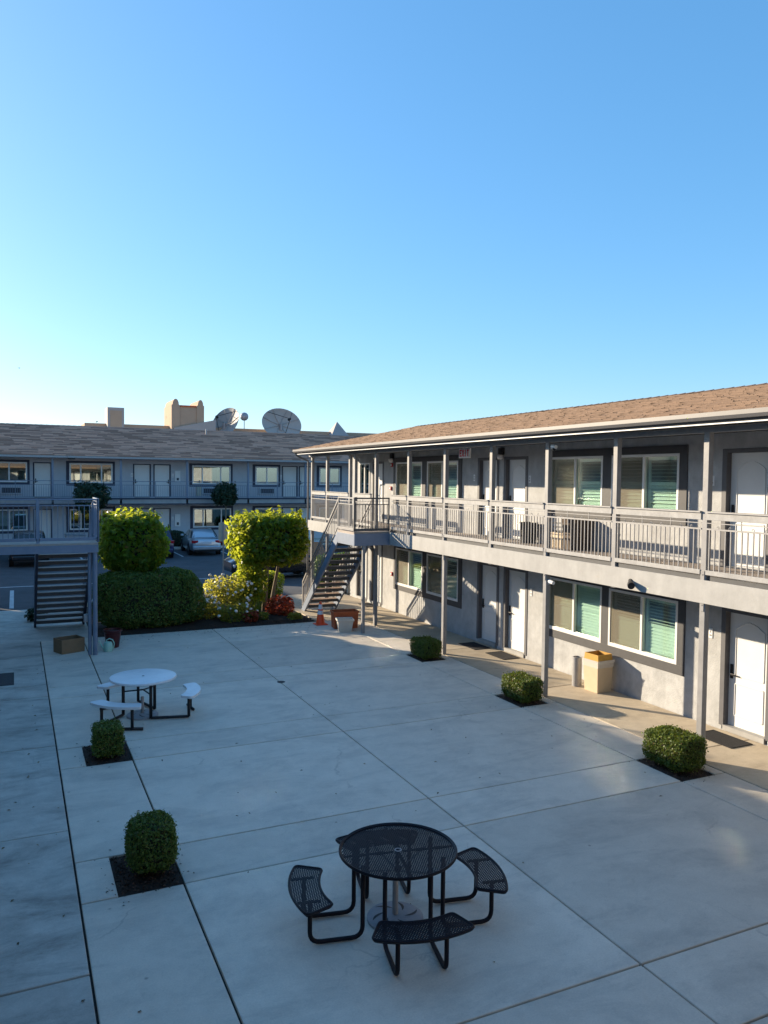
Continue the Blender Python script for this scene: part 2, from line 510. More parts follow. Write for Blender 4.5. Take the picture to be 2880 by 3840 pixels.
def raw_mesh(name, V, F, mat, smooth=False):
    """numpy verts (n,3), quads (m,4)"""
    me = bpy.data.meshes.new(name)
    me.vertices.add(len(V)); me.vertices.foreach_set("co", V.astype(np.float32).ravel())
    me.loops.add(F.size); me.loops.foreach_set("vertex_index", F.astype(np.int32).ravel())
    me.polygons.add(len(F))
    me.polygons.foreach_set("loop_start", np.arange(0, F.size, F.shape[1], dtype=np.int32))
    me.polygons.foreach_set("loop_total", np.full(len(F), F.shape[1], dtype=np.int32))
    me.update(calc_edges=True)
    me.validate()
    me.materials.append(mat)
    return me

def rand_unit(n):
    d = rng.normal(size=(n, 3))
    return d / np.linalg.norm(d, axis=1, keepdims=True)

def leaves(P, Nn, size, mat, name, jitter=0.9, width=0.5, sizevar=0.35):
    """folded leaf quads at points P, facing roughly along Nn"""
    n = len(P)
    N_ = Nn + rand_unit(n) * jitter
    N_ /= np.linalg.norm(N_, axis=1, keepdims=True) + 1e-9
    T = np.cross(N_, rand_unit(n)); T /= np.linalg.norm(T, axis=1, keepdims=True) + 1e-9
    B = np.cross(N_, T)
    s = size * (1 + sizevar * rng.uniform(-1, 1, n))[:, None]
    a = P - T * s * 0.5
    c = P + T * s * 0.5 - N_ * s * 0.10
    l = P + B * s * width * 0.5 + N_ * s * 0.10
    r = P - B * s * width * 0.5 + N_ * s * 0.10
    V = np.stack([a, l, c, r], 1).reshape(-1, 3)
    F = np.arange(4 * n).reshape(n, 4)
    return raw_mesh(name, V, F, mat)

def superbox(n, hx, hy, hz, p=4.0, shell=0.25):
    """points in the outer shell of a rounded box; returns points, outward normals"""
    d = rand_unit(n)
    k = (np.abs(d[:, 0] / hx) ** p + np.abs(d[:, 1] / hy) ** p + np.abs(d[:, 2] / hz) ** p) ** (-1 / p)
    S = d * k[:, None]
    t = 1 - shell * rng.uniform(0, 1, n) ** 1.4
    nr = np.sign(d) * np.abs(S / np.array([hx, hy, hz])) ** (p - 1) / np.array([hx, hy, hz])
    nr /= np.linalg.norm(nr, axis=1, keepdims=True) + 1e-9
    return S * t[:, None], nr

def superbox_even(n, hx, hy, hz, p=5.0, shell=0.2):
    """like superbox but spread evenly over the faces"""
    a = np.array([hy * hz, hx * hz, hx * hy]); a = a / a.sum()
    ax = rng.choice(3, n, p=a)
    h = np.array([hx, hy, hz])
    q = rng.uniform(-1, 1, (n, 3)) * h
    sg = rng.choice([-1.0, 1.0], n)
    q[np.arange(n), ax] = sg * h[ax]
    k = (np.abs(q / h) ** p).sum(1) ** (-1 / p)
    S = q * k[:, None]
    nr = np.sign(q) * np.abs(S / h) ** (p - 1) / h
    nr /= np.linalg.norm(nr, axis=1, keepdims=True) + 1e-9
    t = 1 - shell * rng.uniform(0, 1, n) ** 1.4
    return S * t[:, None], nr

def lump(P, amp, freq, seed):
    """smooth pseudo noise displacement factor"""
    r2 = np.random.default_rng(seed)
    out = np.zeros(len(P))
    for i in range(6):
        k = r2.normal(size=3) * freq
        out += np.sin(P @ k + r2.uniform(0, 6.28))
    return out / 6 * amp

def core_mesh(hx, hy, hz, p, mat, name, zc):
    m = MB()
    n1, n2 = 12, 8
    vs = []; fs = []
    for i in range(n2 + 1):
        th = math.pi * i / n2
        for j in range(n1):
            ph = 2 * math.pi * j / n1
            d = np.array([math.sin(th) * math.cos(ph), math.sin(th) * math.sin(ph), math.cos(th)])
            k = (abs(d[0] / hx) ** p + abs(d[1] / hy) ** p + abs(d[2] / hz) ** p) ** (-1 / p)
            k *= 1 + random.uniform(-0.06, 0.06)
            q = d * k
            vs.append((q[0], q[1], q[2] + zc))
    for i in range(n2):
        for j in range(n1):
            fs.append((i * n1 + j, i * n1 + (j + 1) % n1, (i + 1) * n1 + (j + 1) % n1, (i + 1) * n1 + j))
    m.add(vs, fs)
    return m.mesh(name, mat)

# ------------------------------------------------------------------ setting: ground, paving, lot
g = MB(); g.add([(-600, -600, -0.06), (600, -600, -0.06), (600, 600, -0.06), (-600, 600, -0.06)], [(0, 1, 2, 3)])
g.build("ground", M['ground'], kind="structure")

lot = MB(); lot.add([(-40, 28.95, -0.012), (45, 28.95, -0.012), (45, 50.0, -0.012), (-40, 50.0, -0.012)], [(0, 1, 2, 3)])
lot.build("parking_lot", M['asphalt'], kind="structure")
st = MB()
for q in ((-1.9, 12.5, 35.00, 35.14), (-0.22, -0.08, 29.4, 34.0), (2.4, 2.54, 29.4, 34.0), (5.0, 5.14, 29.4, 34.0),
          (8.55, 8.65, 45.2, 49.8), (5.9, 6.0, 45.2, 49.8), (11.3, 11.4, 45.2, 49.8), (3.2, 3.3, 45.2, 49.8), (14.0, 14.1, 45.2, 49.8)):
    st.add([(q[0], q[2], -0.006), (q[1], q[2], -0.006), (q[1], q[3], -0.006), (q[0], q[3], -0.006)], [(0, 1, 2, 3)])
st.build("parking_stripes", M['paint_line'], kind="structure")

def paved(name, mat, rects, zt=0.0, gap=0.011, bevel=0.010):
    """a paved area: dark joint bed with every concrete slab a part of its own"""
    x0 = min(q[0] for q in rects); x1 = max(q[1] for q in rects); y0 = min(q[2] for q in rects); y1 = max(q[3] for q in rects)
    b = MB(); b.add([(x0, y0, zt - 0.03), (x1, y0, zt - 0.03), (x1, y1, zt - 0.03), (x0, y1, zt - 0.03)], [(0, 1, 2, 3)])
    o = b.build(name, M['joint'], kind="structure")
    for q in rects:
        s_ = MB(); s_.box(q[0] + gap, q[1] - gap, q[2] + gap, q[3] - gap, zt - 0.05, zt + random.uniform(-0.0015, 0.0015))
        s_.build("slab", mat, o, bevel=bevel)
    return o

YB = [-2.9, 0.3, 1.27, 4.50, 5.48, 8.70, 9.68, 12.90, 13.87, 17.10, 18.03, 21.25, 23.25]
XB = [0.585, 1.665, 5.28, 9.10, 10.0]
rects = []
for i in range(len(YB) - 1):
    y0, y1 = YB[i], YB[i + 1]
    plant = y1 in (9.68, 13.87, 18.03, 5.48)
    left_pl = y1 in (9.68, 13.87)
    right_pl = y1 in (9.68, 13.87, 18.03)
    rects.append((0.585, 0.98, y0, y1) if left_pl else (0.585, 1.665, y0, y1))
    rects.append((1.665, 5.28, y0, y1)); rects.append((5.28, 9.10, y0, y1))
    rects.append((9.78, 10.0, y0, y1) if right_pl else (9.10, 10.0, y0, y1))
paved("courtyard", M['courtyard'], rects)
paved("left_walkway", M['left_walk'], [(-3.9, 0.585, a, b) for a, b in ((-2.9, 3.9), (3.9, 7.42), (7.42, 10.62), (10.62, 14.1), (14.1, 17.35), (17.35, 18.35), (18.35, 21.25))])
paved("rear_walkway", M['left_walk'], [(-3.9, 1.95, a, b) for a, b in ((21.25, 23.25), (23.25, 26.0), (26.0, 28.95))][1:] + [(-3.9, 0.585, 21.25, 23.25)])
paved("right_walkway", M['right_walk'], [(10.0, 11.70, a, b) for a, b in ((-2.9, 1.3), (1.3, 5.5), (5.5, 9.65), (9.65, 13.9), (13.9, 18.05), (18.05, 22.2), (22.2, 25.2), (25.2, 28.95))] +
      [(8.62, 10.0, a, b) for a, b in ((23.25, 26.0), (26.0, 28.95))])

soilz = -0.035
beds = MB()
for (x0, x1, y0, y1) in ((0.98, 1.665, 8.70, 9.68), (0.98, 1.665, 12.90, 13.87), (9.10, 9.78, 8.70, 9.68), (9.10, 9.78, 12.90, 13.87), (9.10, 9.78, 17.10, 18.03)):
    b = MB()
    nx, ny = 9, 11
    vs = [(x0 + (x1 - x0) * i / nx, y0 + (y1 - y0) * j / ny, -0.027 + random.uniform(-0.002, 0.018)) for j in range(ny + 1) for i in range(nx + 1)]
    fs = [(j * (nx + 1) + i, j * (nx + 1) + i + 1, (j + 1) * (nx + 1) + i + 1, (j + 1) * (nx + 1) + i) for j in range(ny) for i in range(nx)]
    b.add(vs, fs)
    b.build("planter_soil", M['soil'], kind="structure")
b = MB()
nx, ny = 50, 40
vs = []; fs = []
for j in range(ny + 1):
    for i in range(nx + 1):
        t = i / nx; s_ = j / ny
        x = 1.95 + (8.62 - 1.95) * t; y = 23.25 + (28.9 - 23.25) * s_
        e = min(t, 1 - t, s_, 1 - s_)
        vs.append((x, y, -0.02 + 0.16 * min(1, e * 5) + random.uniform(-0.012, 0.012)))
for j in range(ny):
    for i in range(nx):
        a = j * (nx + 1) + i
        fs.append((a, a + 1, a + nx + 2, a + nx + 1))
b.add(vs, fs)
b.build("garden_bed", M['soil'], kind="structure")

# mulch chips lying in the planters and along the bed's front edge
chips = []
for (x0, x1, y0, y1, n, z) in ((0.99, 1.65, 8.72, 9.66, 420, -0.012), (0.99, 1.65, 12.92, 13.85, 260, -0.012), (9.12, 9.76, 8.72, 9.66, 260, -0.012), (9.12, 9.76, 12.92, 13.85, 160, -0.012),
                           (9.12, 9.76, 17.12, 18.0, 120, -0.012), (5.0, 8.5, 23.3, 24.2, 900, 0.03)):
    P = np.column_stack([rng.uniform(x0, x1, n), rng.uniform(y0, y1, n), z + rng.uniform(-0.006, 0.022, n)])
    chips.append(P)
P = np.concatenate(chips)
me = leaves(P, np.tile([0, 0, 1.0], (len(P), 1)), 0.045, M['mulch'], "mulch_chips", 0.8, 0.45)
o = bpy.data.objects.new("mulch_chips", me); COL.objects.link(o); props(o, kind="stuff", label="dark bark mulch chips scattered over the planting squares and bed", cat="mulch")

spill = []
for (x0, x1, y0, y1, n) in ((0.98, 1.665, 8.70, 9.68, 46), (0.98, 1.665, 12.90, 13.87, 34), (9.10, 9.78, 8.70, 9.68, 36), (9.10, 9.78, 12.90, 13.87, 26), (9.10, 9.78, 17.10, 18.03, 18)):
    for i in range(n):
        a = random.uniform(0, 6.28)
        d = abs(random.gauss(0, 0.07)) + 0.01
        ex = random.choice((0, 1, 2, 3))
        q = (random.uniform(x0, x1), y0 - d) if ex == 0 else (random.uniform(x0, x1), y1 + d) if ex == 1 else (x0 - d, random.uniform(y0, y1)) if ex == 2 else (x1 + d, random.uniform(y0, y1))
        spill.append((q[0], q[1], 0.006))
for i in range(260):
    spill.append((random.uniform(2.2, 8.4), 23.24 - abs(random.gauss(0, 0.25)), 0.006))
spill = np.array(spill)
me = leaves(spill, np.tile([0, 0, 1.0], (len(spill), 1)), 0.03, M['mulch'], "spilled_chips", 0.25, 0.5)
o = bpy.data.objects.new("spilled_chips", me); COL.objects.link(o); props(o, kind="stuff", label="bark chips spilled onto the paving around the planting squares", cat="mulch")
lf = np.column_stack([np.concatenate([rng.uniform(0.8, 9.8, 70), rng.uniform(1.8, 8.6, 60), rng.uniform(-0.3, 0.55, 30)]), np.concatenate([rng.uniform(6, 22, 70), 23.0 - np.abs(rng.normal(0, 0.8, 60)), rng.uniform(7, 20, 30)]), np.full(160, 0.008)])
me = leaves(lf, np.tile([0, 0, 1.0], (len(lf), 1)), 0.045, M['litter'], "fallen_leaves", 0.35, 0.5)
o = bpy.data.objects.new("fallen_leaves", me); COL.objects.link(o); props(o, kind="stuff", label="scattered dry fallen leaves on the courtyard paving", cat="leaf litter")

# kerb and planting strip in front of the far wing
k = MB(); k.box(-40, 45, 49.9, 50.05, -0.02, 0.14); k.build("kerb", M['courtyard'], kind="structure", bevel=0.02)
k = MB(); k.box(-40, 45, 50.05, 51.3, -0.02, 0.12); k.build("far_bed", M['soil'], kind="structure")
k = MB(); k.box(-40, 45, 51.3, 53.2, -0.02, 0.24); k.build("far_walkway", M['courtyard'], kind="structure")
k = MB(); k.box(1.95, 8.62, 28.86, 28.98, -0.02, 0.12); k.build("kerb", M['courtyard'], kind="structure", bevel=0.02)

# ------------------------------------------------------------------ motel wings
class Frame:
    """u along the wall, n out of the wall, z up"""
    def __init__(s, kind, base): s.k = kind; s.b = base
    def box(s, m, u0, u1, n0, n1, z0, z1):
        if s.k == 'right': return m.box(s.b - n0, s.b - n1, u0, u1, z0, z1)
        if s.k == 'left': return m.box(s.b + n0, s.b + n1, u0, u1, z0, z1)
        return m.box(u0, u1, s.b - n0, s.b - n1, z0, z1)
    def p(s, u, n, z):
        if s.k == 'right': return (s.b - n, u, z)
        if s.k == 'left': return (s.b + n, u, z)
        return (u, s.b - n, z)

def wall(fr, parent, u0, u1, z0, z1, openings, mat, th=0.16):
    us = sorted({u0, u1, *[q for o in openings for q in o[:2]]})
    zs = sorted({z0, z1, *[q for o in openings for q in o[2:]]})
    m = MB()
    for j in range(len(zs) - 1):
        run = None
        for i in range(len(us) - 1):
            uc, zc = (us[i] + us[i + 1]) / 2, (zs[j] + zs[j + 1]) / 2
            hole = any(o[0] < uc < o[1] and o[2] < zc < o[3] for o in openings)
            if not hole:
                run = (run[0], us[i + 1]) if run else (us[i], us[i + 1])
            if (hole or i == len(us) - 2) and run:
                fr.box(m, run[0], run[1], -th, 0, zs[j], zs[j + 1]); run = None
    return m.build("wall", mat, parent)

LOUV = {}
def louver_mesh(fr, w, tilt):
    key = (fr.k, round(w, 2), tilt)
    if key not in LOUV:
        m = MB()
        ca, sa = math.cos(R(tilt)), math.sin(R(tilt))
        pr = [(n * ca + z * sa, -n * sa + z * ca) for n, z in ((-0.036, 0.0), (-0.018, 0.005), (0.018, 0.005), (0.036, 0.0), (0.018, -0.005), (-0.018, -0.005))]
        A = []; B = []
        for n, z in pr:
            if fr.k == 'right': A.append((-n, -w / 2, z)); B.append((-n, w / 2, z))
            else: A.append((-w / 2, -n, z)); B.append((w / 2, -n, z))
        m.sweep_poly(A, B)
        LOUV[key] = m.mesh("louver", M['louver'])
    return LOUV[key]

def window(fr, parent, u0, u1, z0, z1, shutters=True, screen_hi=True, glass='glass_green', screen=True, open_top=True, fw=0.055, label=None):
    m = MB()
    a, b = -0.05, 0.028
    fr.box(m, u0, u0 + fw, a, b, z0, z1); fr.box(m, u1 - fw, u1, a, b, z0, z1)
    fr.box(m, u0 + fw, u1 - fw, a, b, z0, z0 + fw + 0.02); fr.box(m, u0 + fw, u1 - fw, a, b, z1 - fw, z1)
    um = (u0 + u1) / 2
    fr.box(m, um - 0.03, um + 0.03, a + 0.003, b - 0.003, z0 + fw + 0.02, z1 - fw)
    # sash rails
    w = m.build("window", M['vinyl'], parent, bevel=0.004, label=label)
    halves = ((u0 + fw, um - 0.03), (um + 0.03, u1 - fw))
    for i, (ha, hb) in enumerate(halves):
        p = MB(); fr.box(p, ha - 0.004, hb + 0.004, -0.018, -0.012, z0 + fw + 0.016, z1 - fw + 0.004)
        p.build("pane", M[glass], w)
        if screen and (i == 1) == screen_hi:
            q = MB(); fr.box(q, ha - 0.002, hb + 0.002, 0.008, 0.011, z0 + fw + 0.02, z1 - fw)
            q.build("screen", M['screen'], w)
        if shutters:
            s_ = MB()
            sw = 0.10
            zb, zt = z0 + fw + 0.02, z1 - fw
            zm = (zb + zt) / 2
            n0, n1 = -0.115, -0.085
            fr.box(s_, ha, ha + sw, n0, n1, zb, zt); fr.box(s_, hb - sw * 0.6, hb, n0, n1, zb, zt)
            for za, zc in ((zb, zb + 0.07), (zm - 0.035, zm + 0.035), (zt - 0.07, zt)):
                fr.box(s_, ha + sw, hb - sw * 0.6, n0, n1, za, zc)
            s_.build("shutter_frame", M['louver'], w)
            lw = hb - ha - sw * 1.6
            uc = (ha + sw + hb - sw * 0.6) / 2
            for q_, (za, zc) in enumerate(((zb + 0.07, zm - 0.035), (zm + 0.035, zt - 0.07))):
                lm = louver_mesh(fr, lw, 8 if (q_ == 1 and open_top) else 58)
                k_ = max(3, round((zc - za) / 0.068))
                for j in range(k_):
                    inst("louver", lm, w, fr.p(uc, -0.10, za + (zc - za) * (j + 0.5) / k_))
    return w

def trim_ring(fr, parent, u0, u1, z0, z1, holes, mat, n1=0.022):
    """flat surround around one or two windows, butted end to end"""
    m = MB()
    hs = sorted(holes)
    za, zb = hs[0][2], hs[0][3]
    fr.box(m, u0, u1, -0.02, n1, zb, z1); fr.box(m, u0, u1, -0.02, n1, z0, za)
    edges = [u0] + [q for h in hs for q in h[:2]] + [u1]
    for i in range(0, len(edges), 2):
        if edges[i + 1] - edges[i] > 0.005:
            fr.box(m, edges[i], edges[i + 1], -0.02, n1, za, zb)
    return m.build("window_trim", mat, parent, bevel=0.004)

def arch_ridge(m, fr, u0, u1, z0, z1, n, rise, w=0.018, flip=False):
    pts = [(u0, z0), (u1, z0)]
    k = 10
    top = [(u1 + (u0 - u1) * i / k, z1 + rise * math.sin(math.pi * i / k)) for i in range(k + 1)]
    pts = pts + top
    for i in range(len(pts)):
        a, b = pts[i], pts[(i + 1) % len(pts)]
        pa, pb = fr.p(a[0], n, a[1]), fr.p(b[0], n, b[1])
        up = (1, 0, 0) if fr.k != 'far' else (0, 1, 0)
        m.bar(pa, pb, w, 0.022, up)

def door(fr, parent, u0, u1, z0, z1, hinge_hi=False, frame_mat='doorframe', fw=0.10, recess=0.10, detail=True, label=None):
    f_ = MB()
    fr.box(f_, u0 - fw, u0, -0.12, 0.015, z0 - 0.02, z1 + fw * 0.7); fr.box(f_, u1, u1 + fw, -0.12, 0.015, z0 - 0.02, z1 + fw * 0.7)
    fr.box(f_, u0, u1, -0.12, 0.015, z1, z1 + fw * 0.7)
    f_.build("door_frame", M[frame_mat], parent, bevel=0.003)
    m = MB()
    fr.box(m, u0 + 0.004, u1 - 0.004, -recess - 0.04, -recess, z0, z1 - 0.004)
    d = m.build("door", M['door'], parent, label=label)
    if detail:
        pn = MB()
        mu = 0.14
        arch_ridge(pn, fr, u0 + mu, u1 - mu, z0 + 0.93, z1 - 0.30, -recess + 0.002, 0.14)
        arch_ridge(pn, fr, u0 + mu, u1 - mu, z0 + 0.20, z0 + 0.78, -recess + 0.002, 0.0)
        pn.build("panel_moulding", M['door'], d)
        sl = MB(); fr.box(sl, u0, u1, -0.16, 0.03, z0 - 0.09, z0); sl.build("threshold", M['fascia'], d)
    uh = u1 - 0.07 if hinge_hi else u0 + 0.07
    sg = -1 if hinge_hi else 1
    h = MB()
    fr.box(h, uh - 0.03, uh + 0.03, -recess, -recess + 0.02, z0 + 0.86, z0 + 1.12)
    fr.box(h, uh - 0.012, uh + 0.012, -recess + 0.02, -recess + 0.055, z0 + 0.93, z0 + 0.95)
    fr.box(h, min(uh, uh + sg * 0.13), max(uh, uh + sg * 0.13), -recess + 0.045, -recess + 0.06, z0 + 0.925, z0 + 0.955)
    h.build("handle", M['blackmetal'], d, bevel=0.004)
    return d

def plaque(fr, parent, u, z, w=0.09, h=0.19):
    m = MB(); fr.box(m, u - w / 2, u + w / 2, 0.0, 0.014, z - h / 2, z + h / 2)
    p = m.build("number_plaque", M['white'], parent, bevel=0.008)
    t = MB(); fr.box(t, u - w * 0.25, u + w * 0.25, 0.014, 0.018, z - h * 0.28, z - h * 0.12); fr.box(t, u - w * 0.1, u + w * 0.1, 0.014, 0.018, z + h * 0.05, z + h * 0.25)
    t.build("raised_mark", M['post'], p)

def shingles(name, parent, mat, U0, U1, eave, ridge, axis, course=0.14, tab=0.30, th=0.014):
    """lapped shingle courses on one slope; eave and ridge are (horizontal, z); axis 'Y' means courses run along Y"""
    e = Vector(eave); r = Vector(ridge)
    L = (r - e).length
    d = (r - e) / L
    nrm = Vector((-d.y, d.x))
    if nrm.y < 0: nrm = -nrm
    n = int(L / course)
    Vv = []
    for i in range(n + 1):
        s0 = i * course
        s1 = min(L, s0 + course * 1.25)
        u = U0 - random.uniform(0, tab)
        while u < U1:
            w = tab * random.uniform(0.6, 1.35)
            a, b = max(u, U0), min(u + w, U1)
            u += w
            if b - a < 0.02: continue
            t = th * random.uniform(0.7, 1.6)
            j = random.uniform(-0.012, 0.012)
            p0 = e + d * (s0 + j) + nrm * t
            p1 = e + d * s1 + nrm * 0.002
            pb = e + d * (s0 + j) - nrm * 0.004
            for (x, p) in ((a, pb), (b, pb), (b, p0), (a, p0), (b, p1), (a, p1)):
                Vv.append((p.x, x, p.y) if axis == 'Y' else (x, p.x, p.y))
    V = np.array(Vv)
    k_ = len(V) // 6
    base = np.arange(k_)[:, None] * 6
    F = np.concatenate([base + np.array([0, 1, 2, 3]), base + np.array([3, 2, 4, 5])])
    off = np.array(wl_of(parent))
    me = raw_mesh(name, V - off, F, mat)
    o = bpy.data.objects.new(name, me); COL.objects.link(o); o.parent = parent
    props(o, kind="stuff")
    return o

def scroll(m, p, du, r=0.035, flip=1):
    """small wrought scroll in the vertical plane of du"""
    du = Vector(du)
    pts = []
    for i in range(12):
        t = i / 11
        a = t * 1.6 * math.pi * flip
        rr = r * (1 - 0.55 * t)
        pts.append(Vector(p) + du * (rr * math.sin(a)) + Vector((0, 0, -rr * math.cos(a) + r * 0.4)))
    m.tube(pts, 0.005, 5)

BAL = {}
def baluster_mesh(h, mat):
    key = (round(h, 3), mat)
    if key not in BAL:
        m = MB(); m.box(-0.008, 0.008, -0.008, 0.008, 0, h); BAL[key] = m.mesh("baluster", M[mat])
    return BAL[key]

def rail_panel(parent, a, b, z, mat='rail', board='railboard', spacing=0.1, scrolls=True, topboard=True, name="railing", bottom=True, floor=None, hts=(0.10, 0.77, 0.87, 0.92, 1.04), ends=False):
    """ornamental railing from a to b (xy) over floor height z; balusters are sub-parts"""
    A, B = Vector((a[0], a[1], 0)), Vector((b[0], b[1], 0))
    d = (B - A).normalized(); L = (B - A).length
    Z = lambda h: Vector((0, 0, z + h))
    m = MB()
    if topboard: m.bar(A + Z((hts[3] + hts[4]) / 2), B + Z((hts[3] + hts[4]) / 2), 0.045, hts[4] - hts[3])
    else: m.bar(A + Z(hts[4] - 0.02), B + Z(hts[4] - 0.02), 0.05, 0.04)
    r = m.build(name, M[board], parent, bevel=0.004)
    m = MB()
    if topboard: m.bar(A + Z(hts[4] + 0.012), B + Z(hts[4] + 0.012), 0.10, 0.024)
    m.bar(A + Z(hts[2]), B + Z(hts[2]), 0.018, 0.012)
    m.bar(A + Z(hts[1]), B + Z(hts[1]), 0.03, 0.025)
    if ends:
        m.bar(A + Z(0.02), A + Z(hts[4]), 0.04, 0.04); m.bar(B + Z(0.02), B + Z(hts[4]), 0.04, 0.04)
    k_ = max(1, round(L / 0.7))
    for i in range(1, k_):
        q = A + d * (L * i / k_)
        m.bar(q + Z(hts[1]), q + Z(hts[3]), 0.012, 0.012)
    if scrolls:
        for i in range(k_):
            q = A + d * (L * (i + 0.5) / k_)
            scroll(m, q + Z(0.81) - d * 0.12, d, 0.03, 1); scroll(m, q + Z(0.81) + d * 0.12, d, 0.03, -1)
    m.build("rail_bars", M[mat], r)
    m = MB(); m.bar(A + Z(hts[0] - 0.035), B + Z(hts[0] - 0.035), 0.04, 0.075); m.build("bottom_rail", M[board], r, bevel=0.004)
    bm = baluster_mesh(hts[1] - hts[0], mat)
    k_ = int(L / spacing)
    for i in range(k_):
        q = A + d * (L * (i + 0.5) / k_)
        inst("baluster", bm, r, q + Z(hts[0]))
    return r

# ---------------- right wing (the sunlit one)
XW, XP = 11.70, 10.03
FR = Frame('right', XW)
RB = thing("motel_wing", (XW, 15, 0), "sunlit grey two storey motel wing with tan shingle roof on the right of the courtyard", "building")
low_w = [(22.03, 23.96, 0.95, 2.20), (19.80, 21.74, 0.95, 2.20), (13.58, 15.53, 0.95, 2.20), (11.38, 13.35, 0.95, 2.20)]
up_w = [(22.13, 24.02, 3.86, 5.08), (19.88, 21.79, 3.86, 5.08), (13.64, 15.54, 3.86, 5.08), (11.44, 13.36, 3.86, 5.08)]
low_d = [(17.78, 18.66, 0.10, 2.18), (16.47, 17.35, 0.10, 2.18), (9.36, 10.24, 0.10, 2.18), (25.15, 25.95, 0.10, 2.18), (26.45, 27.3, 0.10, 2.18)]
up_d = [(17.86, 18.72, 3.0, 5.06), (16.55, 17.42, 3.0, 5.06), (9.45, 10.32, 3.0, 5.06), (25.12, 25.9, 3.0, 5.06)]
up_x = [(26.2, 27.15, 3.86, 5.1)]
wall(FR, RB, -2.6, 28.0, -0.02, 5.42, [(a - 0.002, b + 0.002, c, d) for a, b, c, d in low_w + up_w + up_x] + [(a - 0.05, b + 0.05, c - 0.09, d + 0.03) for a, b, c, d in low_d + up_d], M['stucco'])
m = MB()
m.box(XW + 0.16, 17.6, 27.84, 28.0, 0, 5.42); m.box(17.6, 17.76, -2.6, 28.0, 0, 5.42); m.box(XW + 0.16, 17.6, -2.6, -2.44, 0, 5.42)
m.box(14.6, 14.7, -2.44, 27.84, 0, 5.42)
m.build("rear_wall", M['stucco'], RB)
m = MB(); m.box(XW + 0.16, 14.6, -2.44, 27.84, 2.6, 2.9); m.box(XW + 0.16, 14.6, -2.44, 27.84, -0.02, 0.05); m.build("inner_floor", M['dark'], RB)
for i, w in enumerate(low_w): window(FR, RB, *w, open_top=(i != 2))
for i, w in enumerate(up_w): window(FR, RB, *w)
window(FR, RB, *up_x[0], shutters=False, screen=False, glass='glass_dark')
m = MB()
for (a, b, c, d) in low_w[:2]:
    pass
trim_ring(FR, RB, 19.60, 24.12, 0.78, 2.36, low_w[:2], M['trim'])
trim_ring(FR, RB, 19.68, 24.22, 3.68, 5.24, [(a, b, 3.86, 5.08) for a, b, c, d in up_w[:2]], M['trim'])
trim_ring(FR, RB, 11.20, 15.68, 0.76, 2.36, low_w[2:], M['trim'])
trim_ring(FR, RB, 11.24, 15.70, 3.68, 5.24, up_w[2:], M['trim'])
for i, d_ in enumerate(low_d): door(FR, RB, *d_, hinge_hi=True)
for i, d_ in enumerate(up_d): door(FR, RB, *d_, hinge_hi=True)
plaque(FR, RB, 10.58, 1.72); plaque(FR, RB, 19.0, 4.58); plaque(FR, RB, 16.36, 4.55); plaque(FR, RB, 10.64, 4.55); plaque(FR, RB, 16.22, 1.72)
# walkway deck, fascia, ceiling
m = MB(); m.box(10.085, XW, -2.6, 28.0, 2.90, 2.985); m.build("walkway_deck", M['deck'], RB)
m = MB(); m.box(9.955, 9.99, -2.6, 20.85, 2.58, 2.955); m.box(9.955, 9.99, 22.25, 28.0, 2.58, 2.955); m.build("deck_fascia", M['fascia'], RB, bevel=0.004)
m = MB(); m.box(9.99, XW, -2.6, 28.0, 2.575, 2.60); m.build("walkway_ceiling", M['soffit'], RB)
m = MB(); m.box(10.02, 10.085, -2.6, 28.0, 2.90, 3.02); m.build("deck_shadow_strip", M['darkrail'], RB)  # dark strip standing in for the shadow gap below the bottom rail
# posts
posts_full = [27.7, 26.15, 21.98, 17.68, 13.38, 9.22]
posts_up = [24.05, 23.62, 19.75, 15.5, 11.32, 7.15]
for y in posts_full:
    m = MB(); m.box(XP - 0.05, XP + 0.05, y - 0.055, y + 0.055, 0, 5.31); q = m.build("post", M['post'], RB, bevel=0.006)
    m = MB(); m.box(XP - 0.062, XP - 0.05, y - 0.035, y + 0.035, 2.45, 3.10)
    for zb in (2.55, 2.68, 2.9, 3.04): m.box(XP - 0.07, XP - 0.062, y - 0.01, y + 0.01, zb - 0.01, zb + 0.01)
    m.build("bracket", M['post'], q)
for y in posts_up:
    m = MB(); m.box(XP - 0.05, XP + 0.05, y - 0.055, y + 0.055, 2.56, 5.31); m.build("post", M['post'], RB, bevel=0.006)
# railings between posts
edges = sorted(posts_full + posts_up)
for a, b in zip(edges[:-1], edges[1:]):
    if b - a < 0.6: continue
    segs = [(a + 0.055, b - 0.055)]
    if a < 21.0 < b: segs = [(a + 0.055, 20.82)]
    if a < 22.1 < b: segs = [(22.28, b - 0.055)]
    for s0, s1 in segs:
        if s1 - s0 > 0.15: rail_panel(RB, (9.985, s0), (9.985, s1), 2.985, hts=(0.13, 0.79, 0.885, 0.935, 1.05))
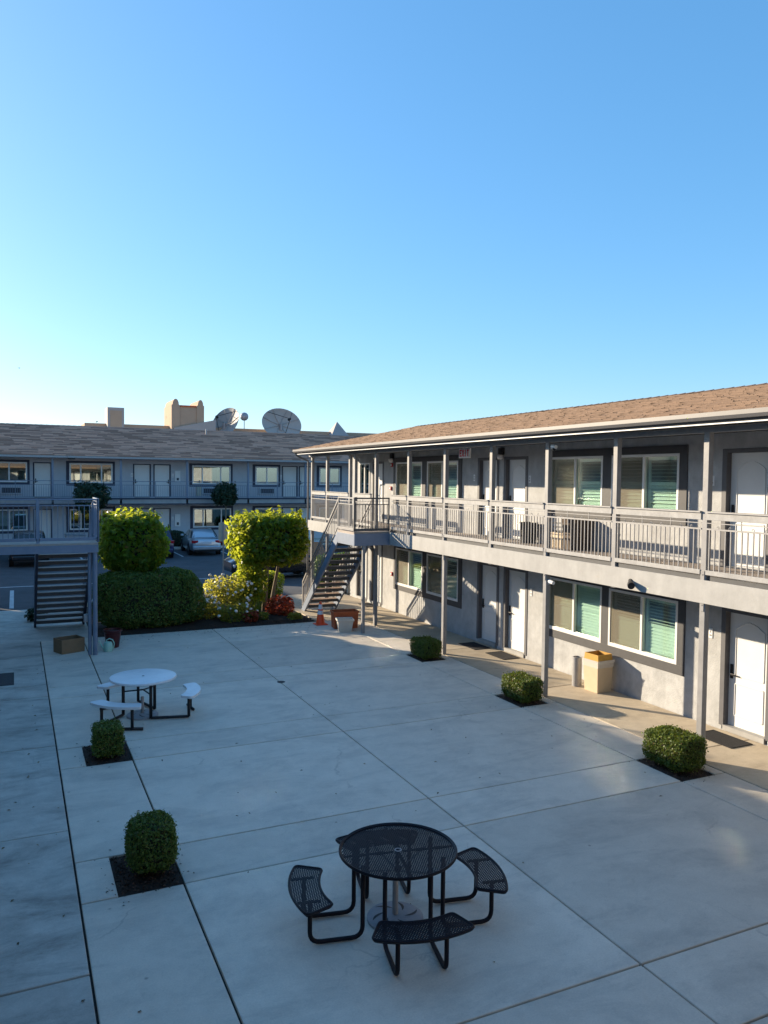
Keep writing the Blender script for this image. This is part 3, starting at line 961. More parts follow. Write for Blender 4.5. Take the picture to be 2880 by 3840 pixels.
# eave
m = MB(); m.box(9.98, 10.08, -2.6, 28.0, 5.31, 5.395); m.build("eave_beam", M['post'], RB)
m = MB(); m.box(9.52, XW, -2.6, 28.08, 5.415, 5.44); m.build("soffit", M['soffit'], RB)
m = MB(); m.box(9.50, 9.52, -2.6, 28.1, 5.395, 5.54); m.build("eave_fascia", M['soffit'], RB)
m = MB(); m.box(9.485, 9.50, -2.6, 28.1, 5.388, 5.406); m.build("eave_trim", M['white'], RB)
g_ = [(9.50, 5.452), (9.42, 5.452), (9.385, 5.50), (9.385, 5.565), (9.397, 5.565), (9.397, 5.505), (9.427, 5.464), (9.50, 5.464)]
m = MB(); m.sweep_poly([(x, -2.6, z) for x, z in g_], [(x, 28.14, z) for x, z in g_]); m.build("gutter", M['gutter'], RB)
m = MB(); m.tube([(9.45, 28.0, 5.46), (9.5, 28.02, 5.36), (9.75, 28.05, 5.25), (9.97, 28.06, 5.16), (9.98, 28.06, 4.9), (9.98, 28.06, 0.1)], 0.035, 8); m.build("downpipe", M['gutter'], RB, smooth=True)
EX, EZ, RX, RZ = 9.40, 5.575, 14.5, 6.63
m = MB()
m.sweep_poly([(EX, -2.7, EZ - 0.03), (RX, -2.7, RZ - 0.03), (RX + 5.1, -2.7, EZ - 0.03)], [(EX, 28.2, EZ - 0.03), (RX, 28.2, RZ - 0.03), (RX + 5.1, 28.2, EZ - 0.03)])
m.build("roof", M['shingle'], RB)
shingles("roof_shingles", RB, M['shingle'], -2.7, 28.2, (EX, EZ - 0.02), (RX, RZ - 0.02), 'Y')
cm = MB(); cm.add([(-0.13, -0.17, -0.02), (0, -0.17, 0.022), (0.13, -0.17, -0.02), (-0.13, 0.14, -0.03), (0, 0.14, 0.008), (0.13, 0.14, -0.03)], [(0, 1, 4, 3), (1, 2, 5, 4), (0, 2, 1)])
cme = cm.mesh("ridge_cap", M['shingle'])
y = 5.0
while y < 28.1:
    inst("ridge_cap", cme, RB, (RX, y, RZ)); y += 0.28

# ---------------- wall fittings on the right wing
def wall_lamp(y, z, lab):
    t = thing("wall_lamp", (XW, y, z), lab, "wall lamp", group="black hooded wall lamps")
    m = MB(); m.box(XW - 0.10, XW, y - 0.09, y + 0.09, z, z + 0.17); m.build("hood", M['hood'], t, bevel=0.015)
    m = MB(); m.lathe([(0.05, 0.0), (0.085, -0.03), (0.085, -0.09), (0.05, -0.13)], (XW - 0.09, y, z), 14); m.build("globe", M['white'], t, smooth=True)
wall_lamp(24.28, 5.22, "black hooded wall lamp high on the far end beside the wide upper window")
wall_lamp(17.6, 5.20, "black hooded wall lamp between the two upper white doors")
def alarm(y, z, lab, w=0.11, h=0.13):
    t = thing("fire_alarm", (XW, y, z), lab, "fire alarm", group="red alarm boxes on the far end wall")
    m = MB(); m.box(XW - 0.05, XW, y - w / 2, y + w / 2, z - h / 2, z + h / 2); m.build("case", M['red'], t, bevel=0.008)
    m = MB(); m.box(XW - 0.062, XW - 0.05, y - w / 3, y + w / 3, z - h / 5, z + h / 5); m.build("pull_bar", M['white'], t)
alarm(24.33, 5.0, "small red alarm horn under the far upper wall lamp")
alarm(24.40, 4.20, "small red pull box at railing height on the upper walkway wall")
alarm(24.25, 1.27, "small red pull box beside the ground floor window near the stairs")
# exit sign
t = thing("exit_sign", (10.9, 18.2, 5.20), "white hanging sign with red EXIT letters under the eave", "sign")
m = MB(); m.box(10.875, 10.925, 17.93, 18.49, 5.10, 5.36); m.build("panel", M['white'], t, bevel=0.01)
m = MB(); m.box(10.88, 10.92, 18.1, 18.3, 5.36, 5.415); m.build("mount", M['white'], t)
Lt = {'E': [(0, 0, .3, 1), (.3, .8, 1, 1), (.3, .4, .85, .6), (.3, 0, 1, .2)], 'I': [(.3, 0, .7, 1)], 'T': [(.33, 0, .67, .8), (0, .8, 1, 1)]}
cu = 18.44
m = MB()
for ch in "EXIT":
    w, h, z0 = 0.095, 0.185, 5.14
    for yy in (10.872, 10.928):
        if ch == 'X':
            for a, b in (((0, 0), (1, 1)), ((0, 1), (1, 0))):
                m.bar((yy, cu - a[0] * w, z0 + a[1] * h), (yy, cu - b[0] * w, z0 + b[1] * h), 0.03, 0.004, (1, 0, 0))
        else:
            for (a, b, c, d) in Lt[ch]:
                m.box(yy - 0.002, yy + 0.002, cu - a * w, cu - c * w, z0 + b * h, z0 + d * h)
    cu -= w + 0.03
m.build("lettering", M['exitred'], t)
# cameras
def sec_cam(y, z, lab):
    t = thing("security_camera", (XP, y, z), lab, "camera", group="white cameras on the middle tall post")
    m = MB(); m.box(XP + 0.0, XP + 0.05, y - 0.085, y - 0.055, z - 0.05, z + 0.05); m.build("mount", M['white'], t)
    m = MB(); m.tube([(XP + 0.01, y - 0.085, z + 0.01), (XP + 0.01, y - 0.22, z - 0.01)], 0.040, 12); m.build("housing", M['white'], t, smooth=True)
    m = MB(); m.lathe([(0.04, 0.0), (0.036, -0.03), (0.016, -0.05)], (XP + 0.01, y - 0.17, z - 0.03), 12); m.build("dome", M['hood'], t, smooth=True)
sec_cam(13.38, 5.22, "white security camera at the top of the middle tall post")
sec_cam(13.38, 2.42, "white security camera below the walkway on the middle tall post")
t = thing("flood_light", (9.955, 10.78, 2.74), "black round flood light on the pale walkway fascia", "light")
m = MB(); m.lathe([(0.045, 0), (0.045, 0.02)], (0, 0, 0), 14)
m.v = [(9.955 - z, 10.82 + x, 2.74 + y) for x, y, z in m.v]; m.build("plate", M['hood'], t)
m = MB(); m.tube([(9.93, 10.81, 2.74), (9.86, 10.72, 2.70), (9.82, 10.66, 2.68)], [0.03, 0.06, 0.065], 12); m.build("head", M['hood'], t, smooth=True)

# ---------------- external staircases with landing
def staircase(name, x0, x1, y0, y1, z, yend, label, mats, landing_x0=None, rails_front=True, right_open=False, loc=None, group=None, fw=0.40, string_m=None):
    post_m, rail_m, board_m, tread_m = mats
    t = thing(name, (x0, y0, 0), label, "staircase", group=group)
    lx0 = landing_x0 if landing_x0 is not None else x0
    m = MB(); m.box(lx0, x1, y0 + 0.04, y1, z - 0.07, z)
    m.build("landing_deck", M['deck'], t)
    m = MB(); m.box(lx0, x1, y0, y0 + 0.04, z - fw, z - 0.05); m.box(x0 - 0.0, x0 + 0.04, y0 + 0.04, y1, z - fw, z - 0.07) if landing_x0 is None else m.box(x1 - 0.04, x1, y0 + 0.04, y1, z - fw, z - 0.07)
    m.box(lx0 + 0.05, x1 - 0.05, y1 - 0.05, y1, z - fw + 0.03, z - 0.07)
    m.build("landing_beam", M[post_m], t, bevel=0.004)
    # stringers
    n = 14
    rise = z / n
    run = (yend - y1) / (n - 1)
    for xs in (x0 + 0.03, x1 - 0.03):
        m = MB()
        prof = [(y1, z - 0.02), (yend + 0.10, 0.0 + rise * 0.3), (yend + 0.10, 0.0), (yend - 0.18, 0.0), (y1, z - 0.36)]
        m.sweep_poly([(xs - 0.03, a, b) for a, b in prof], [(xs + 0.03, a, b) for a, b in prof])
        m.build("stringer", M[string_m or post_m], t, bevel=0.004)
    tm = MB(); tm.box(x0 + 0.065, x1 - 0.065, -0.01, 0.27, -0.045, 0.0)
    tme = tm.mesh("tread", M[tread_m], off=Vector((x0, 0, 0)))
    am = MB(); am.box(x0 + 0.062, x1 - 0.062, -0.03, -0.012, -0.095, -0.006)
    ame = am.mesh("tread_angle", M['darkrail'], off=Vector((x0, 0, 0)))
    for i in range(1, n):
        q = inst("tread", tme, t, (x0, y1 + run * (i - 1), z - rise * i))
        inst("tread_angle", ame, q, (0, 0, 0), world=False)
    # rails on the flight
    for xs in (x0 + 0.03, x1 - 0.03):
        a = Vector((xs, y1, z + 0.95)); b = Vector((xs, yend + 0.05, 0.98))
        m = MB(); m.bar(a, b, 0.05, 0.05); m.bar(b, b + Vector((0, 0, -0.98)), 0.045, 0.045, (0, 1, 0)); m.bar(a + Vector((0, 0, 0.02)), (xs, y1, z - 0.3), 0.045, 0.045, (0, 1, 0))
        m.bar(a + Vector((0, 0, -0.80)), b + Vector((0, 0, -0.80)), 0.03, 0.03)
        m.bar(a + Vector((0, 0, -0.16)), b + Vector((0, 0, -0.16)), 0.025, 0.025)
        h = m.build("handrail", M[rail_m], t)
        bm = baluster_mesh(0.64, rail_m)
        k_ = int((yend - y1) / 0.12)
        for i in range(1, k_):
            q = a.lerp(b, i / k_)
            inst("baluster", bm, h, (q.x, q.y, q.z - 0.80))
    return t

LSL = 9.96
RS = staircase("staircase", 8.86, 10.02, 20.92, 22.2, 2.97, 25.4, "sunlit outdoor staircase with landing joining the right wing, open treads behind the orange cone",
               ('bluepost', 'rail', 'railboard', 'tread'), group="outdoor stairs from the upper walkways")
rail_panel(RS, (8.86, 20.94), (9.96, 20.94), 2.97, mat='darkrail', board='darkrail', topboard=False, name="railing", ends=True, hts=(0.10, 0.80, 0.90, 0.95, 1.0), scrolls=False)
rail_panel(RS, (8.88, 20.98), (8.88, 22.2), 2.97, mat='rail', board='rail', topboard=False, name="railing", ends=True, hts=(0.10, 0.80, 0.90, 0.95, 1.0))
m = MB(); m.box(9.13, 9.22, 20.92, 21.0, 0, 2.57); m.build("post", M['post'], RS, bevel=0.005)
LS = staircase("staircase", 0.47, 1.88, 20.9, 22.2, 2.84, 25.6, "shaded blue grey outdoor staircase and landing at the left edge, treads seen from behind",
               ('bluepost', 'bluepost', 'bluepost', 'deck'), landing_x0=-2.3, fw=0.24, string_m='navytrim', group="outdoor stairs from the upper walkways")
rail_panel(LS, (-2.3, 20.93), (0.47, 20.93), 2.84, mat='bluepost', board='bluepost', topboard=False, scrolls=False, hts=(0.14, 0.94, 1.0, 1.05, 1.11), spacing=0.115, ends=True)
rail_panel(LS, (0.51, 20.93), (1.86, 20.93), 2.84, mat='bluepost', board='bluepost', topboard=False, scrolls=False, hts=(0.14, 0.94, 1.03, 1.05, 1.11), spacing=0.115, ends=True)
rail_panel(LS, (1.88, 20.93), (1.88, 22.2), 2.84, mat='bluepost', board='bluepost', topboard=False, scrolls=False, hts=(0.14, 0.94, 1.03, 1.05, 1.11), spacing=0.115, ends=True)
m = MB(); m.tube([(1.80, 20.98, 0), (1.80, 20.98, 2.60)], 0.058, 14); m.build("post", M['bluepost'], LS, smooth=True)
m = MB(); m.tube([(1.68, 21.06, 0), (1.68, 21.06, 2.76)], 0.045, 14); m.build("post", M['bluepost'], LS, smooth=True)
t = thing("junction_box", (1.62, 21.2, 0.82), "small grey box strapped to the blue landing post", "box")
m = MB(); m.box(1.54, 1.65, 21.10, 21.2, 0.82, 1.02); m.build("case", M['greymetal'], t, bevel=0.01)
m = MB(); m.box(1.55, 1.64, 21.09, 21.1, 0.85, 0.99); m.build("lid", M['greymetal'], t)

# ---------------- left wing (only its shade falls in the picture)
LX = -3.85
FL = Frame('left', LX)
LB = thing("motel_wing", (LX, 10, 0), "shaded grey motel wing beyond the left edge that carries the blue landing", "building")
lo = [(c, c + 1.9, 0.95, 2.2) for c in (2.0, 8.5, 15.0, 26.0)]; ld = [(c, c + 0.9, 0.1, 2.18) for c in (0.3, 6.5, 12.8, 24.0)]
uo = [(a, b, 3.86, 5.08) for a, b, _, _ in lo]; ud = [(a, b, 3.0, 5.06) for a, b, _, _ in ld]
wall(FL, LB, -4.0, 34.0, -0.02, 5.45, lo + uo + [(a - 0.05, b + 0.05, c - 0.02, d + 0.03) for a, b, c, d in ld + ud], M['stucco'])
for w in lo + uo: window(FL, LB, *w, shutters=False, screen=False, glass='glass_dark')
for d_ in ld + ud: door(FL, LB, *d_, detail=False)
m = MB(); m.box(-10.4, -10.25, -4, 34.0, 0, 5.45); m.box(-10.25, LX - 0.16, 33.85, 34.0, 0, 5.45); m.box(-10.25, LX - 0.16, -4, -3.85, 0, 5.45); m.build("rear_wall", M['stucco'], LB)
m = MB(); m.box(LX, -2.4, -4, 28.0, 2.6, 2.9); m.build("walkway_deck", M['deck'], LB)
for y in (0.2, 4.4, 8.6, 12.8, 17.0, 21.2, 25.4):
    m = MB(); m.box(-2.5, -2.4, y - 0.05, y + 0.05, 0, 5.4); m.build("post", M['post'], LB)
EV = -2.22
m = MB(); m.sweep_poly([(EV, -4, 5.45), (EV, -4, 5.60), (-7.1, -4, 6.6), (-11.6, -4, 5.6), (-11.6, -4, 5.45)], [(EV, 34.0, 5.45), (EV, 34.0, 5.60), (-7.1, 34.0, 6.6), (-11.6, 34.0, 5.6), (-11.6, 34.0, 5.45)])
m.build("roof", M['farshingle'], LB)
# lot side wing further back, unseen and added to shade the parking lot
LC = thing("motel_wing", (-3, 50, 0), "unseen two storey motel wing added beyond the picture edge to shade the parking lot", "building")
m = MB(); m.box(-10.4, -3.4, 43.2, 60, 0, 5.5); m.build("wall", M['stucco'], LC)
m = MB(); m.sweep_poly([(-2.3, 43.0, 5.45), (-2.3, 43.0, 5.60), (-7.1, 43.0, 6.6), (-11.6, 43.0, 5.6), (-11.6, 43.0, 5.45)], [(-2.3, 60, 5.45), (-2.3, 60, 5.60), (-7.1, 60, 6.6), (-11.6, 60, 5.6), (-11.6, 60, 5.45)])
m.build("roof", M['farshingle'], LC)

# unseen wing added behind the camera to bounce sunlight; the photograph is taken from its upper walkway
FS = Frame('left', 0)
FS.k = 'south'; FS.b = -1.35
def _sbox(m, u0, u1, n0, n1, z0, z1): return m.box(u0, u1, -1.35 + n0, -1.35 + n1, z0, z1)
FS.box = _sbox
FS.p = lambda u, n, z: (u, -1.35 + n, z)
LD = thing("motel_wing", (5, -1.35, 0), "unseen grey motel wing added behind the viewpoint to bounce sunlight into the courtyard", "building")
so = [(c, c + 1.9, 0.95, 2.2) for c in (0.2, 4.2, 8.6)]; sdr = [(c, c + 0.9, 0.1, 2.18) for c in (2.6, 6.8, 10.7)]
uso = [(a, b, 3.86, 5.08) for a, b, _, _ in so]; usd = [(a, b, 3.0, 5.06) for a, b, _, _ in sdr]
wall(FS, LD, -3.85, 11.70, -0.02, 5.45, so + uso + [(a - 0.05, b + 0.05, c - 0.02, d + 0.03) for a, b, c, d in sdr + usd], M['stucco'])
for w in so + uso: window(FS, LD, *w, shutters=False, screen=False, glass='glass_dark')
for d_ in sdr + usd: door(FS, LD, *d_, detail=False)
m = MB(); m.box(-2.4, 11.7, -8.0, -7.85, 0, 5.45); m.build("rear_wall", M['stucco'], LD)
m = MB(); m.box(-2.4, 9.9, -1.35, 0.25, 2.62, 2.92); m.build("walkway_deck", M['deck'], LD)
m = MB(); m.sweep_poly([(-3.85, 0.45, 5.42), (-3.85, 0.45, 5.57), (-3.85, -4.3, 6.6), (-3.85, -9, 5.6), (-3.85, -9, 5.42)], [(11.7, 0.45, 5.42), (11.7, 0.45, 5.57), (11.7, -4.3, 6.6), (11.7, -9, 5.6), (11.7, -9, 5.42)])
m.build("roof", M['shingle'], LD)

# ---------------- far wing across the parking lot
YF = 53.2
FF = Frame('far', YF)
FB = thing("motel_wing", (10, YF, 0), "shaded blue grey motel wing with brown shingle roof across the parking lot", "building")
ZF = 3.2
fw_up = [(-3.2, 0.67, 4.08, 5.32), (3.08, 5.66, 4.05, 5.31), (10.72, 13.32, 4.03, 5.29), (15.05, 16.7, 4.03, 5.29), (19.75, 21.35, 4.03, 5.29), (24.0, 26.5, 4.03, 5.29)]
fw_lo = [(-3.2, 0.67, 1.10, 2.42), (3.08, 5.66, 1.10, 2.42), (10.78, 13.36, 1.12, 2.42), (15.05, 16.7, 1.12, 2.42), (19.75, 21.35, 1.12, 2.42)]
fd_up = [(1.07, 2.0, ZF, 5.27), (7.0, 7.97, ZF, 5.27), (8.28, 9.24, ZF, 5.27), (17.05, 18.05, ZF, 5.30), (18.3, 19.25, ZF, 5.30)]
fd_lo = [(1.07, 2.0, 0.25, 2.38), (7.0, 7.97, 0.25, 2.38), (8.28, 9.24, 0.25, 2.38), (17.05, 18.05, 0.25, 2.40), (18.3, 19.25, 0.25, 2.40)]
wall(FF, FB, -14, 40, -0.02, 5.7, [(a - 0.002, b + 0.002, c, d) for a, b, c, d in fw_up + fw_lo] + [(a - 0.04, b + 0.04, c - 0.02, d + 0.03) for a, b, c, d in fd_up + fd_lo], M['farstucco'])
m = MB(); m.box(-14, 40, YF + 8.8, YF + 8.96, 0, 5.7); m.box(-14, -13.84, YF + 0.16, YF + 8.8, 0, 5.7); m.box(39.84, 40, YF + 0.16, YF + 8.8, 0, 5.7); m.box(-13.84, 39.84, YF + 3.0, YF + 3.1, 0, 5.7); m.build("rear_wall", M['farstucco'], FB)
m = MB(); m.box(-13.84, 39.84, YF + 0.16, YF + 3, 2.75, 3.1); m.build("inner_floor", M['dark'], FB)
def far_window(w, three):
    u0_, u1_, z0, z1 = w
    m = MB()
    fw = 0.09
    FF.box(m, u0_, u0_ + fw, -0.05, 0.03, z0, z1); FF.box(m, u1_ - fw, u1_, -0.05, 0.03, z0, z1)
    FF.box(m, u0_ + fw, u1_ - fw, -0.05, 0.03, z0, z0 + fw); FF.box(m, u0_ + fw, u1_ - fw, -0.05, 0.03, z1 - fw, z1)
    mu = [u0_ + (u1_ - u0_) * q for q in ((0.26, 0.74) if three else (0.5,))]
    for q in mu: FF.box(m, q - 0.04, q + 0.04, -0.047, 0.027, z0 + fw, z1 - fw)
    o = m.build("window", M['vinyl'], FB)
    ed = [u0_ + fw] + mu + [u1_ - fw]
    for i, (a, b) in enumerate(zip(ed[:-1], ed[1:])):
        p = MB(); FF.box(p, a, b, -0.02, -0.014, z0 + fw, z1 - fw); p.build("pane", M['glass_dark'], o)
        if (i + round(u0_)) % 2 == 0:
            c = MB()
            n_ = 16
            for j in range(n_):
                ua, ub = a + (b - a) * j / n_, a + (b - a) * (j + 1) / n_
                na, nb = (-0.16, -0.20) if j % 2 else (-0.20, -0.16)
                c.add([FF.p(ua, na, z0 + fw), FF.p(ub, nb, z0 + fw), FF.p(ub, nb, z1 - fw), FF.p(ua, na, z1 - fw)], [(0, 1, 2, 3)])
            c.build("curtain", M['curtain'], o)
for i, w in enumerate(fw_up): far_window(w, w[1] - w[0] > 2); trim_ring(FF, FB, w[0] - 0.19, w[1] + 0.14, w[2] - 0.16, w[3] + 0.14, [w], M['navytrim'])
for i, w in enumerate(fw_lo): far_window(w, w[1] - w[0] > 2); trim_ring(FF, FB, w[0] - 0.19, w[1] + 0.14, w[2] - 0.16, w[3] + 0.14, [w], M['navytrim'])
for i, d_ in enumerate(fd_up + fd_lo): door(FF, FB, *d_, frame_mat='navytrim', fw=0.08, recess=0.04, detail=True, hinge_hi=(i % 5 in (2,)))
for u, z, w, h in ((9.75, 4.55, 0.36, 0.72), (9.75, 1.62, 0.36, 0.80)):
    m = MB(); FF.box(m, u - w / 2, u + w / 2, 0, 0.09, z - h / 2, z + h / 2); q = m.build("meter_cabinet", M['white'], FB, bevel=0.02)
    m = MB(); FF.box(m, u - 0.06, u + 0.08, 0.09, 0.10, z - h * 0.38, z - h * 0.15); m.build("cabinet_vent", M['ac'], q)
for u in (9.45, 6.85, 16.9): plaque(FF, FB, u, 4.6, 0.14, 0.24)
for u in (9.45, 16.9): plaque(FF, FB, u, 1.75, 0.14, 0.24)
for u0_, u1_, z0, z1 in ((-0.85, 0.4, 3.36, 3.8), (15.3, 16.45, 3.36, 3.8), (11.35, 12.5, 3.36, 3.8), (11.0, 11.3, 3.25, 3.85)):
    m = MB(); FF.box(m, u0_, u1_, 0, 0.12, z0, z1); q = m.build("air_conditioner", M['farstucco'] if u1_ - u0_ > .5 else M['sign'], FB, bevel=0.01)
    if u1_ - u0_ > .5:
        m = MB(); FF.box(m, u0_ + 0.10, u1_ - 0.10, 0.12, 0.13, z0 + 0.07, z1 - 0.05)
        q2 = m.build("grille", M['ac'], q)
m = MB(); FF.box(m, -14, 40, 0, 1.5, 2.80, 3.06); m.build("walkway_deck", M['fascia'], FB)
m = MB(); FF.box(m, -14, 40, 1.5, 1.53, 3.06, 3.16); FF.box(m, -14, 40, 1.5, 1.53, 2.74, 2.80); m.build("deck_edge", M['navytrim'], FB)
for u in (-2.0, 2.05, 6.0, 10.1, 14.15, 18.2, 22.3, 26.4):
    m = MB(); FF.box(m, u - 0.06, u + 0.06, 1.40, 1.50, 2.78, 5.6); m.build("post", M['bluepost'], FB)
rl = MB(); FF.box(rl, -14, 40, 1.43, 1.47, 4.18, 4.22); FF.box(rl, -14, 40, 1.435, 1.465, 3.95, 3.98); FF.box(rl, -14, 40, 1.435, 1.465, 3.22, 3.25)
for u in (0.0, 4.0, 8.1, 12.1, 16.2, 20.2): FF.box(rl, u - 0.02, u + 0.02, 1.43, 1.47, 3.06, 4.2)
rl.build("railing", M['bluepost'], FB)
bl = MB()
u = -3.0
while u < 22: bl.box(u - 0.009, u + 0.009, YF - 1.46, YF - 1.44, 3.25, 3.95); u += 0.13
bl.build("balusters", M['bluepost'], FB, kind="stuff")
m = MB(); FF.box(m, -14.2, 40.2, 0, 1.85, 5.62, 5.66); m.build("soffit", M['farstucco'], FB)
m = MB(); FF.box(m, -14.2, 40.2, 1.85, 1.90, 5.60, 5.76); m.build("gutter", M['greymetal'], FB)
FEY, FEZ, FRY, FRZ = YF - 1.92, 5.76, 57.6, 7.90
m = MB(); m.sweep_poly([(-14.3, FEY, FEZ - 0.03), (-14.3, FRY, FRZ - 0.03), (-14.3, FRY + 6.2, FEZ - 0.03)], [(40.3, FEY, FEZ - 0.03), (40.3, FRY, FRZ - 0.03), (40.3, FRY + 6.2, FEZ - 0.03)]); m.build("roof", M['farshingle'], FB)
shingles("roof_shingles", FB, M['farshingle'], -5.0, 30.0, (FEY, FEZ - 0.02), (FRY, FRZ - 0.02), 'X', course=0.21, tab=0.9, th=0.026)
cm = MB(); cm.add([(-0.2, -0.15, -0.05), (-0.2, 0, 0.03), (-0.2, 0.15, -0.05), (0.18, -0.15, -0.07), (0.18, 0, 0.015), (0.18, 0.15, -0.07)], [(0, 3, 4, 1), (1, 4, 5, 2), (0, 1, 2)])
cme = cm.mesh("ridge_cap", M['farshingle'])
for i in range(70): inst("ridge_cap", cme, FB, (-2.0 + i * 0.34, FRY, FRZ))
m = MB(); m.tube([(12.4, 56.6, 7.4), (12.4, 56.6, 7.95)], 0.05, 8); m.build("vent_pipe", M['greymetal'], FB)
t = thing("flood_light", (3.05, 51.35, 5.6), "square black flood light under the far eave above the wide window", "light")
m = MB(); m.box(2.9, 3.3, 51.2, 51.45, 5.50, 5.62); m.build("housing", M['hood'], t); m = MB(); m.box(2.9, 3.3, 51.15, 51.2, 5.60, 5.72); m.build("hood", M['greymetal'], t)

# ---------------- buildings and dishes beyond the far wing
BB = thing("distant_building", (18, 85, 0), "beige building with towers rising behind the brown roof", "building")
m = MB(); m.box(6, 46, 80, 110, 0, 9.55); m.build("wall", M['beige'], BB)
def rnd_tower(x0, x1, y0, y1, z0, z1):
    pass
Y0 = 80.0
s_ = Y0 / 75.0
X = lambda x: x * s_
Zq = lambda z: CAM_Z + (z - CAM_Z) * s_
m = MB(); m.box(X(7.45), X(8.87), Y0 - 1.2, Y0 + 1, 0, Zq(10.62)); q = m.build("tower", M['beigeroof'], BB)
m = MB(); m.box(X(7.68), X(8.66), Y0 - 1.24, Y0 - 1.2, 0, Zq(10.35)); m.build("tower_panel", M['beige'], q)
m = MB(); m.box(X(13.05), X(15.97), Y0 - 1.2, Y0 + 3, 0, Zq(10.95))
q = m.build("mission_tower", M['beige'], BB)
for xa, xb in ((13.0, 13.75), (15.3, 15.97)):
    m = MB(); cx, w = X((xa + xb) / 2), X(xb - xa) / 2
    prof = [(cx - w, 8.0), (cx + w, 8.0), (cx + w, Zq(11.1))] + [(cx + w * 0.75 * math.cos(a), Zq(11.15) + 0.55 * math.sin(a)) for a in [math.pi * i / 8 for i in range(9)]] + [(cx - w, Zq(11.1))]
    m.sweep_poly([(x, Y0 - 1.3, z) for x, z in prof], [(x, Y0 + 2.9, z) for x, z in prof]); m.build("curved_gable", M['beige'], q)
m = MB(); m.box(X(13.8), X(15.25), Y0 - 1.27, Y0 + 2.8, Zq(10.95), Zq(11.1)); m.build("tile_roof", M['terracotta'], q)
m = MB(); m.sweep_poly([(X(13.2), Y0 - 1.6, 8.5), (X(17.0), Y0 - 1.6, 8.5), (X(17.0), Y0 - 1.6, Zq(9.85)), (X(13.2), Y0 - 1.6, Zq(9.0))], [(X(13.2), Y0, 8.5), (X(17.0), Y0, 8.5), (X(17.0), Y0, Zq(9.85)), (X(13.2), Y0, Zq(9.0))]); m.build("sloped_roof", M['beigeroof'], BB)
m = MB(); cx, w = X(29.74), X(1.25)
m.add([(cx - w, Y0 - w, 8.6), (cx + w, Y0 - w, 8.6), (cx + w, Y0 + w, 8.6), (cx - w, Y0 + w, 8.6), (cx, Y0, Zq(10.3))], [(0, 1, 4), (1, 2, 4), (2, 3, 4), (3, 0, 4), (3, 2, 1, 0)]); m.build("pyramid_roof", M['beigeroof'], BB)
for cx, zt in ((6.61, 9.38), (6.99, 9.58)):
    t = thing("cypress_tree", (X(cx), Y0 + 4, 0), "thin dark cypress tip showing above the ridge, %s of the pair" % ("shorter" if zt < 9.5 else "taller"), "tree", group="cypress tips above the far ridge")
    P, Nr = superbox_even(900, 0.22, 0.22, 2.6, 2.0, 0.5)
    P[:, :2] *= (1 - np.clip((P[:, 2:3] + 2.6) / 5.2, 0, 1)) * 1.2 + 0.1
    inst("foliage", leaves(P, Nr, 0.22, M['dark_leaf'], "foliage"), t, (0, 0, Zq(zt) + 0.2 - 2.6), world=False)
    m = MB(); m.tube([(0, 0, 0), (0, 0, Zq(zt) - 4)], 0.15, 8); m.build("trunk", M['bark'], t, local=True)

def sat_dish(name, loc, rad, az, tilt, label, base_z, squash=1.0):
    t = thing(name, loc, label, "satellite dish", group="big satellite dishes above the far roof")
    m = MB(); n, k = 32, 6
    vs = []; fs = []
    for i in range(k + 1):
        r = rad * i / k
        for j in range(n):
            a = 2 * math.pi * j / n
            vs.append((r * math.cos(a), -(0.0 - 0.22 * rad * (1 - (r / rad) ** 2)) , r * math.sin(a) * squash))
    for i in range(k):
        for j in range(n):
            fs.append((i * n + j, i * n + (j + 1) % n, (i + 1) * n + (j + 1) % n, (i + 1) * n + j))
    Rm = Matrix.Rotation(az, 3, 'Z') @ Matrix.Rotation(tilt, 3, 'X')
    T = lambda p: tuple(Rm @ Vector(p))
    m.add([T(v) for v in vs], fs); d = m.build("reflector", M['dish'], t, local=True, smooth=True)
    m = MB()
    for j in range(8):
        a = 2 * math.pi * (j + 0.5) / 8
        m.tube([T((0, 0.20 * rad, 0)), T((rad * 0.5 * math.cos(a), 0.15 * rad, rad * 0.5 * math.sin(a) * squash)), T((rad * 0.97 * math.cos(a), -0.01, rad * 0.97 * math.sin(a) * squash))], 0.03, 5)
    m.build("seam_ribs", M['beigeroof'], d, local=True)
    fp = T((0, -0.75 * rad, 0))
    m = MB()
    for a in (0.9, 2.3, 4.71):
        m.tube([T((rad * 0.95 * math.cos(a), 0, rad * 0.95 * math.sin(a) * squash)), fp], 0.03, 6)
    m.tube([fp, T((0, -0.6 * rad, 0))], 0.12, 8)
    m.build("feed_arm", M['hood'], t, local=True)
    m = MB(); m.tube([(0, 0.3, base_z - loc[2]), (0, 0.25, 0)], 0.14, 10); m.build("mast", M['greymetal'], t, local=True)
sat_dish("satellite_dish", (X(23.45), 78.5, Zq(9.75)), X(2.18), R(12), R(-14), "large round satellite dish facing us above the far roof", 9.4, 0.72)
sat_dish("satellite_dish", (X(18.1), 79.5, Zq(9.7)), X(1.7), R(-58), R(-24), "satellite dish seen almost edge on, left of the round one", 9.4, 0.95)
t = thing("antenna_ball", (X(19.6), 78, 9.4), "small grey round disc on a thin pole between the two big dishes", "antenna")
m = MB(); m.tube([(0, 0, 0), (0, 0, Zq(10.1) - 9.4)], 0.04, 8); m.build("pole", M['greymetal'], t, local=True)
m = MB(); m.lathe([(0.001, -0.42), (0.22, -0.37), (0.38, -0.2), (0.42, 0.0), (0.38, 0.2), (0.22, 0.37), (0.001, 0.42)], (0, 0, Zq(10.25) - 9.4), 16); m.build("disc", M['greymetal'], t, local=True, smooth=True)

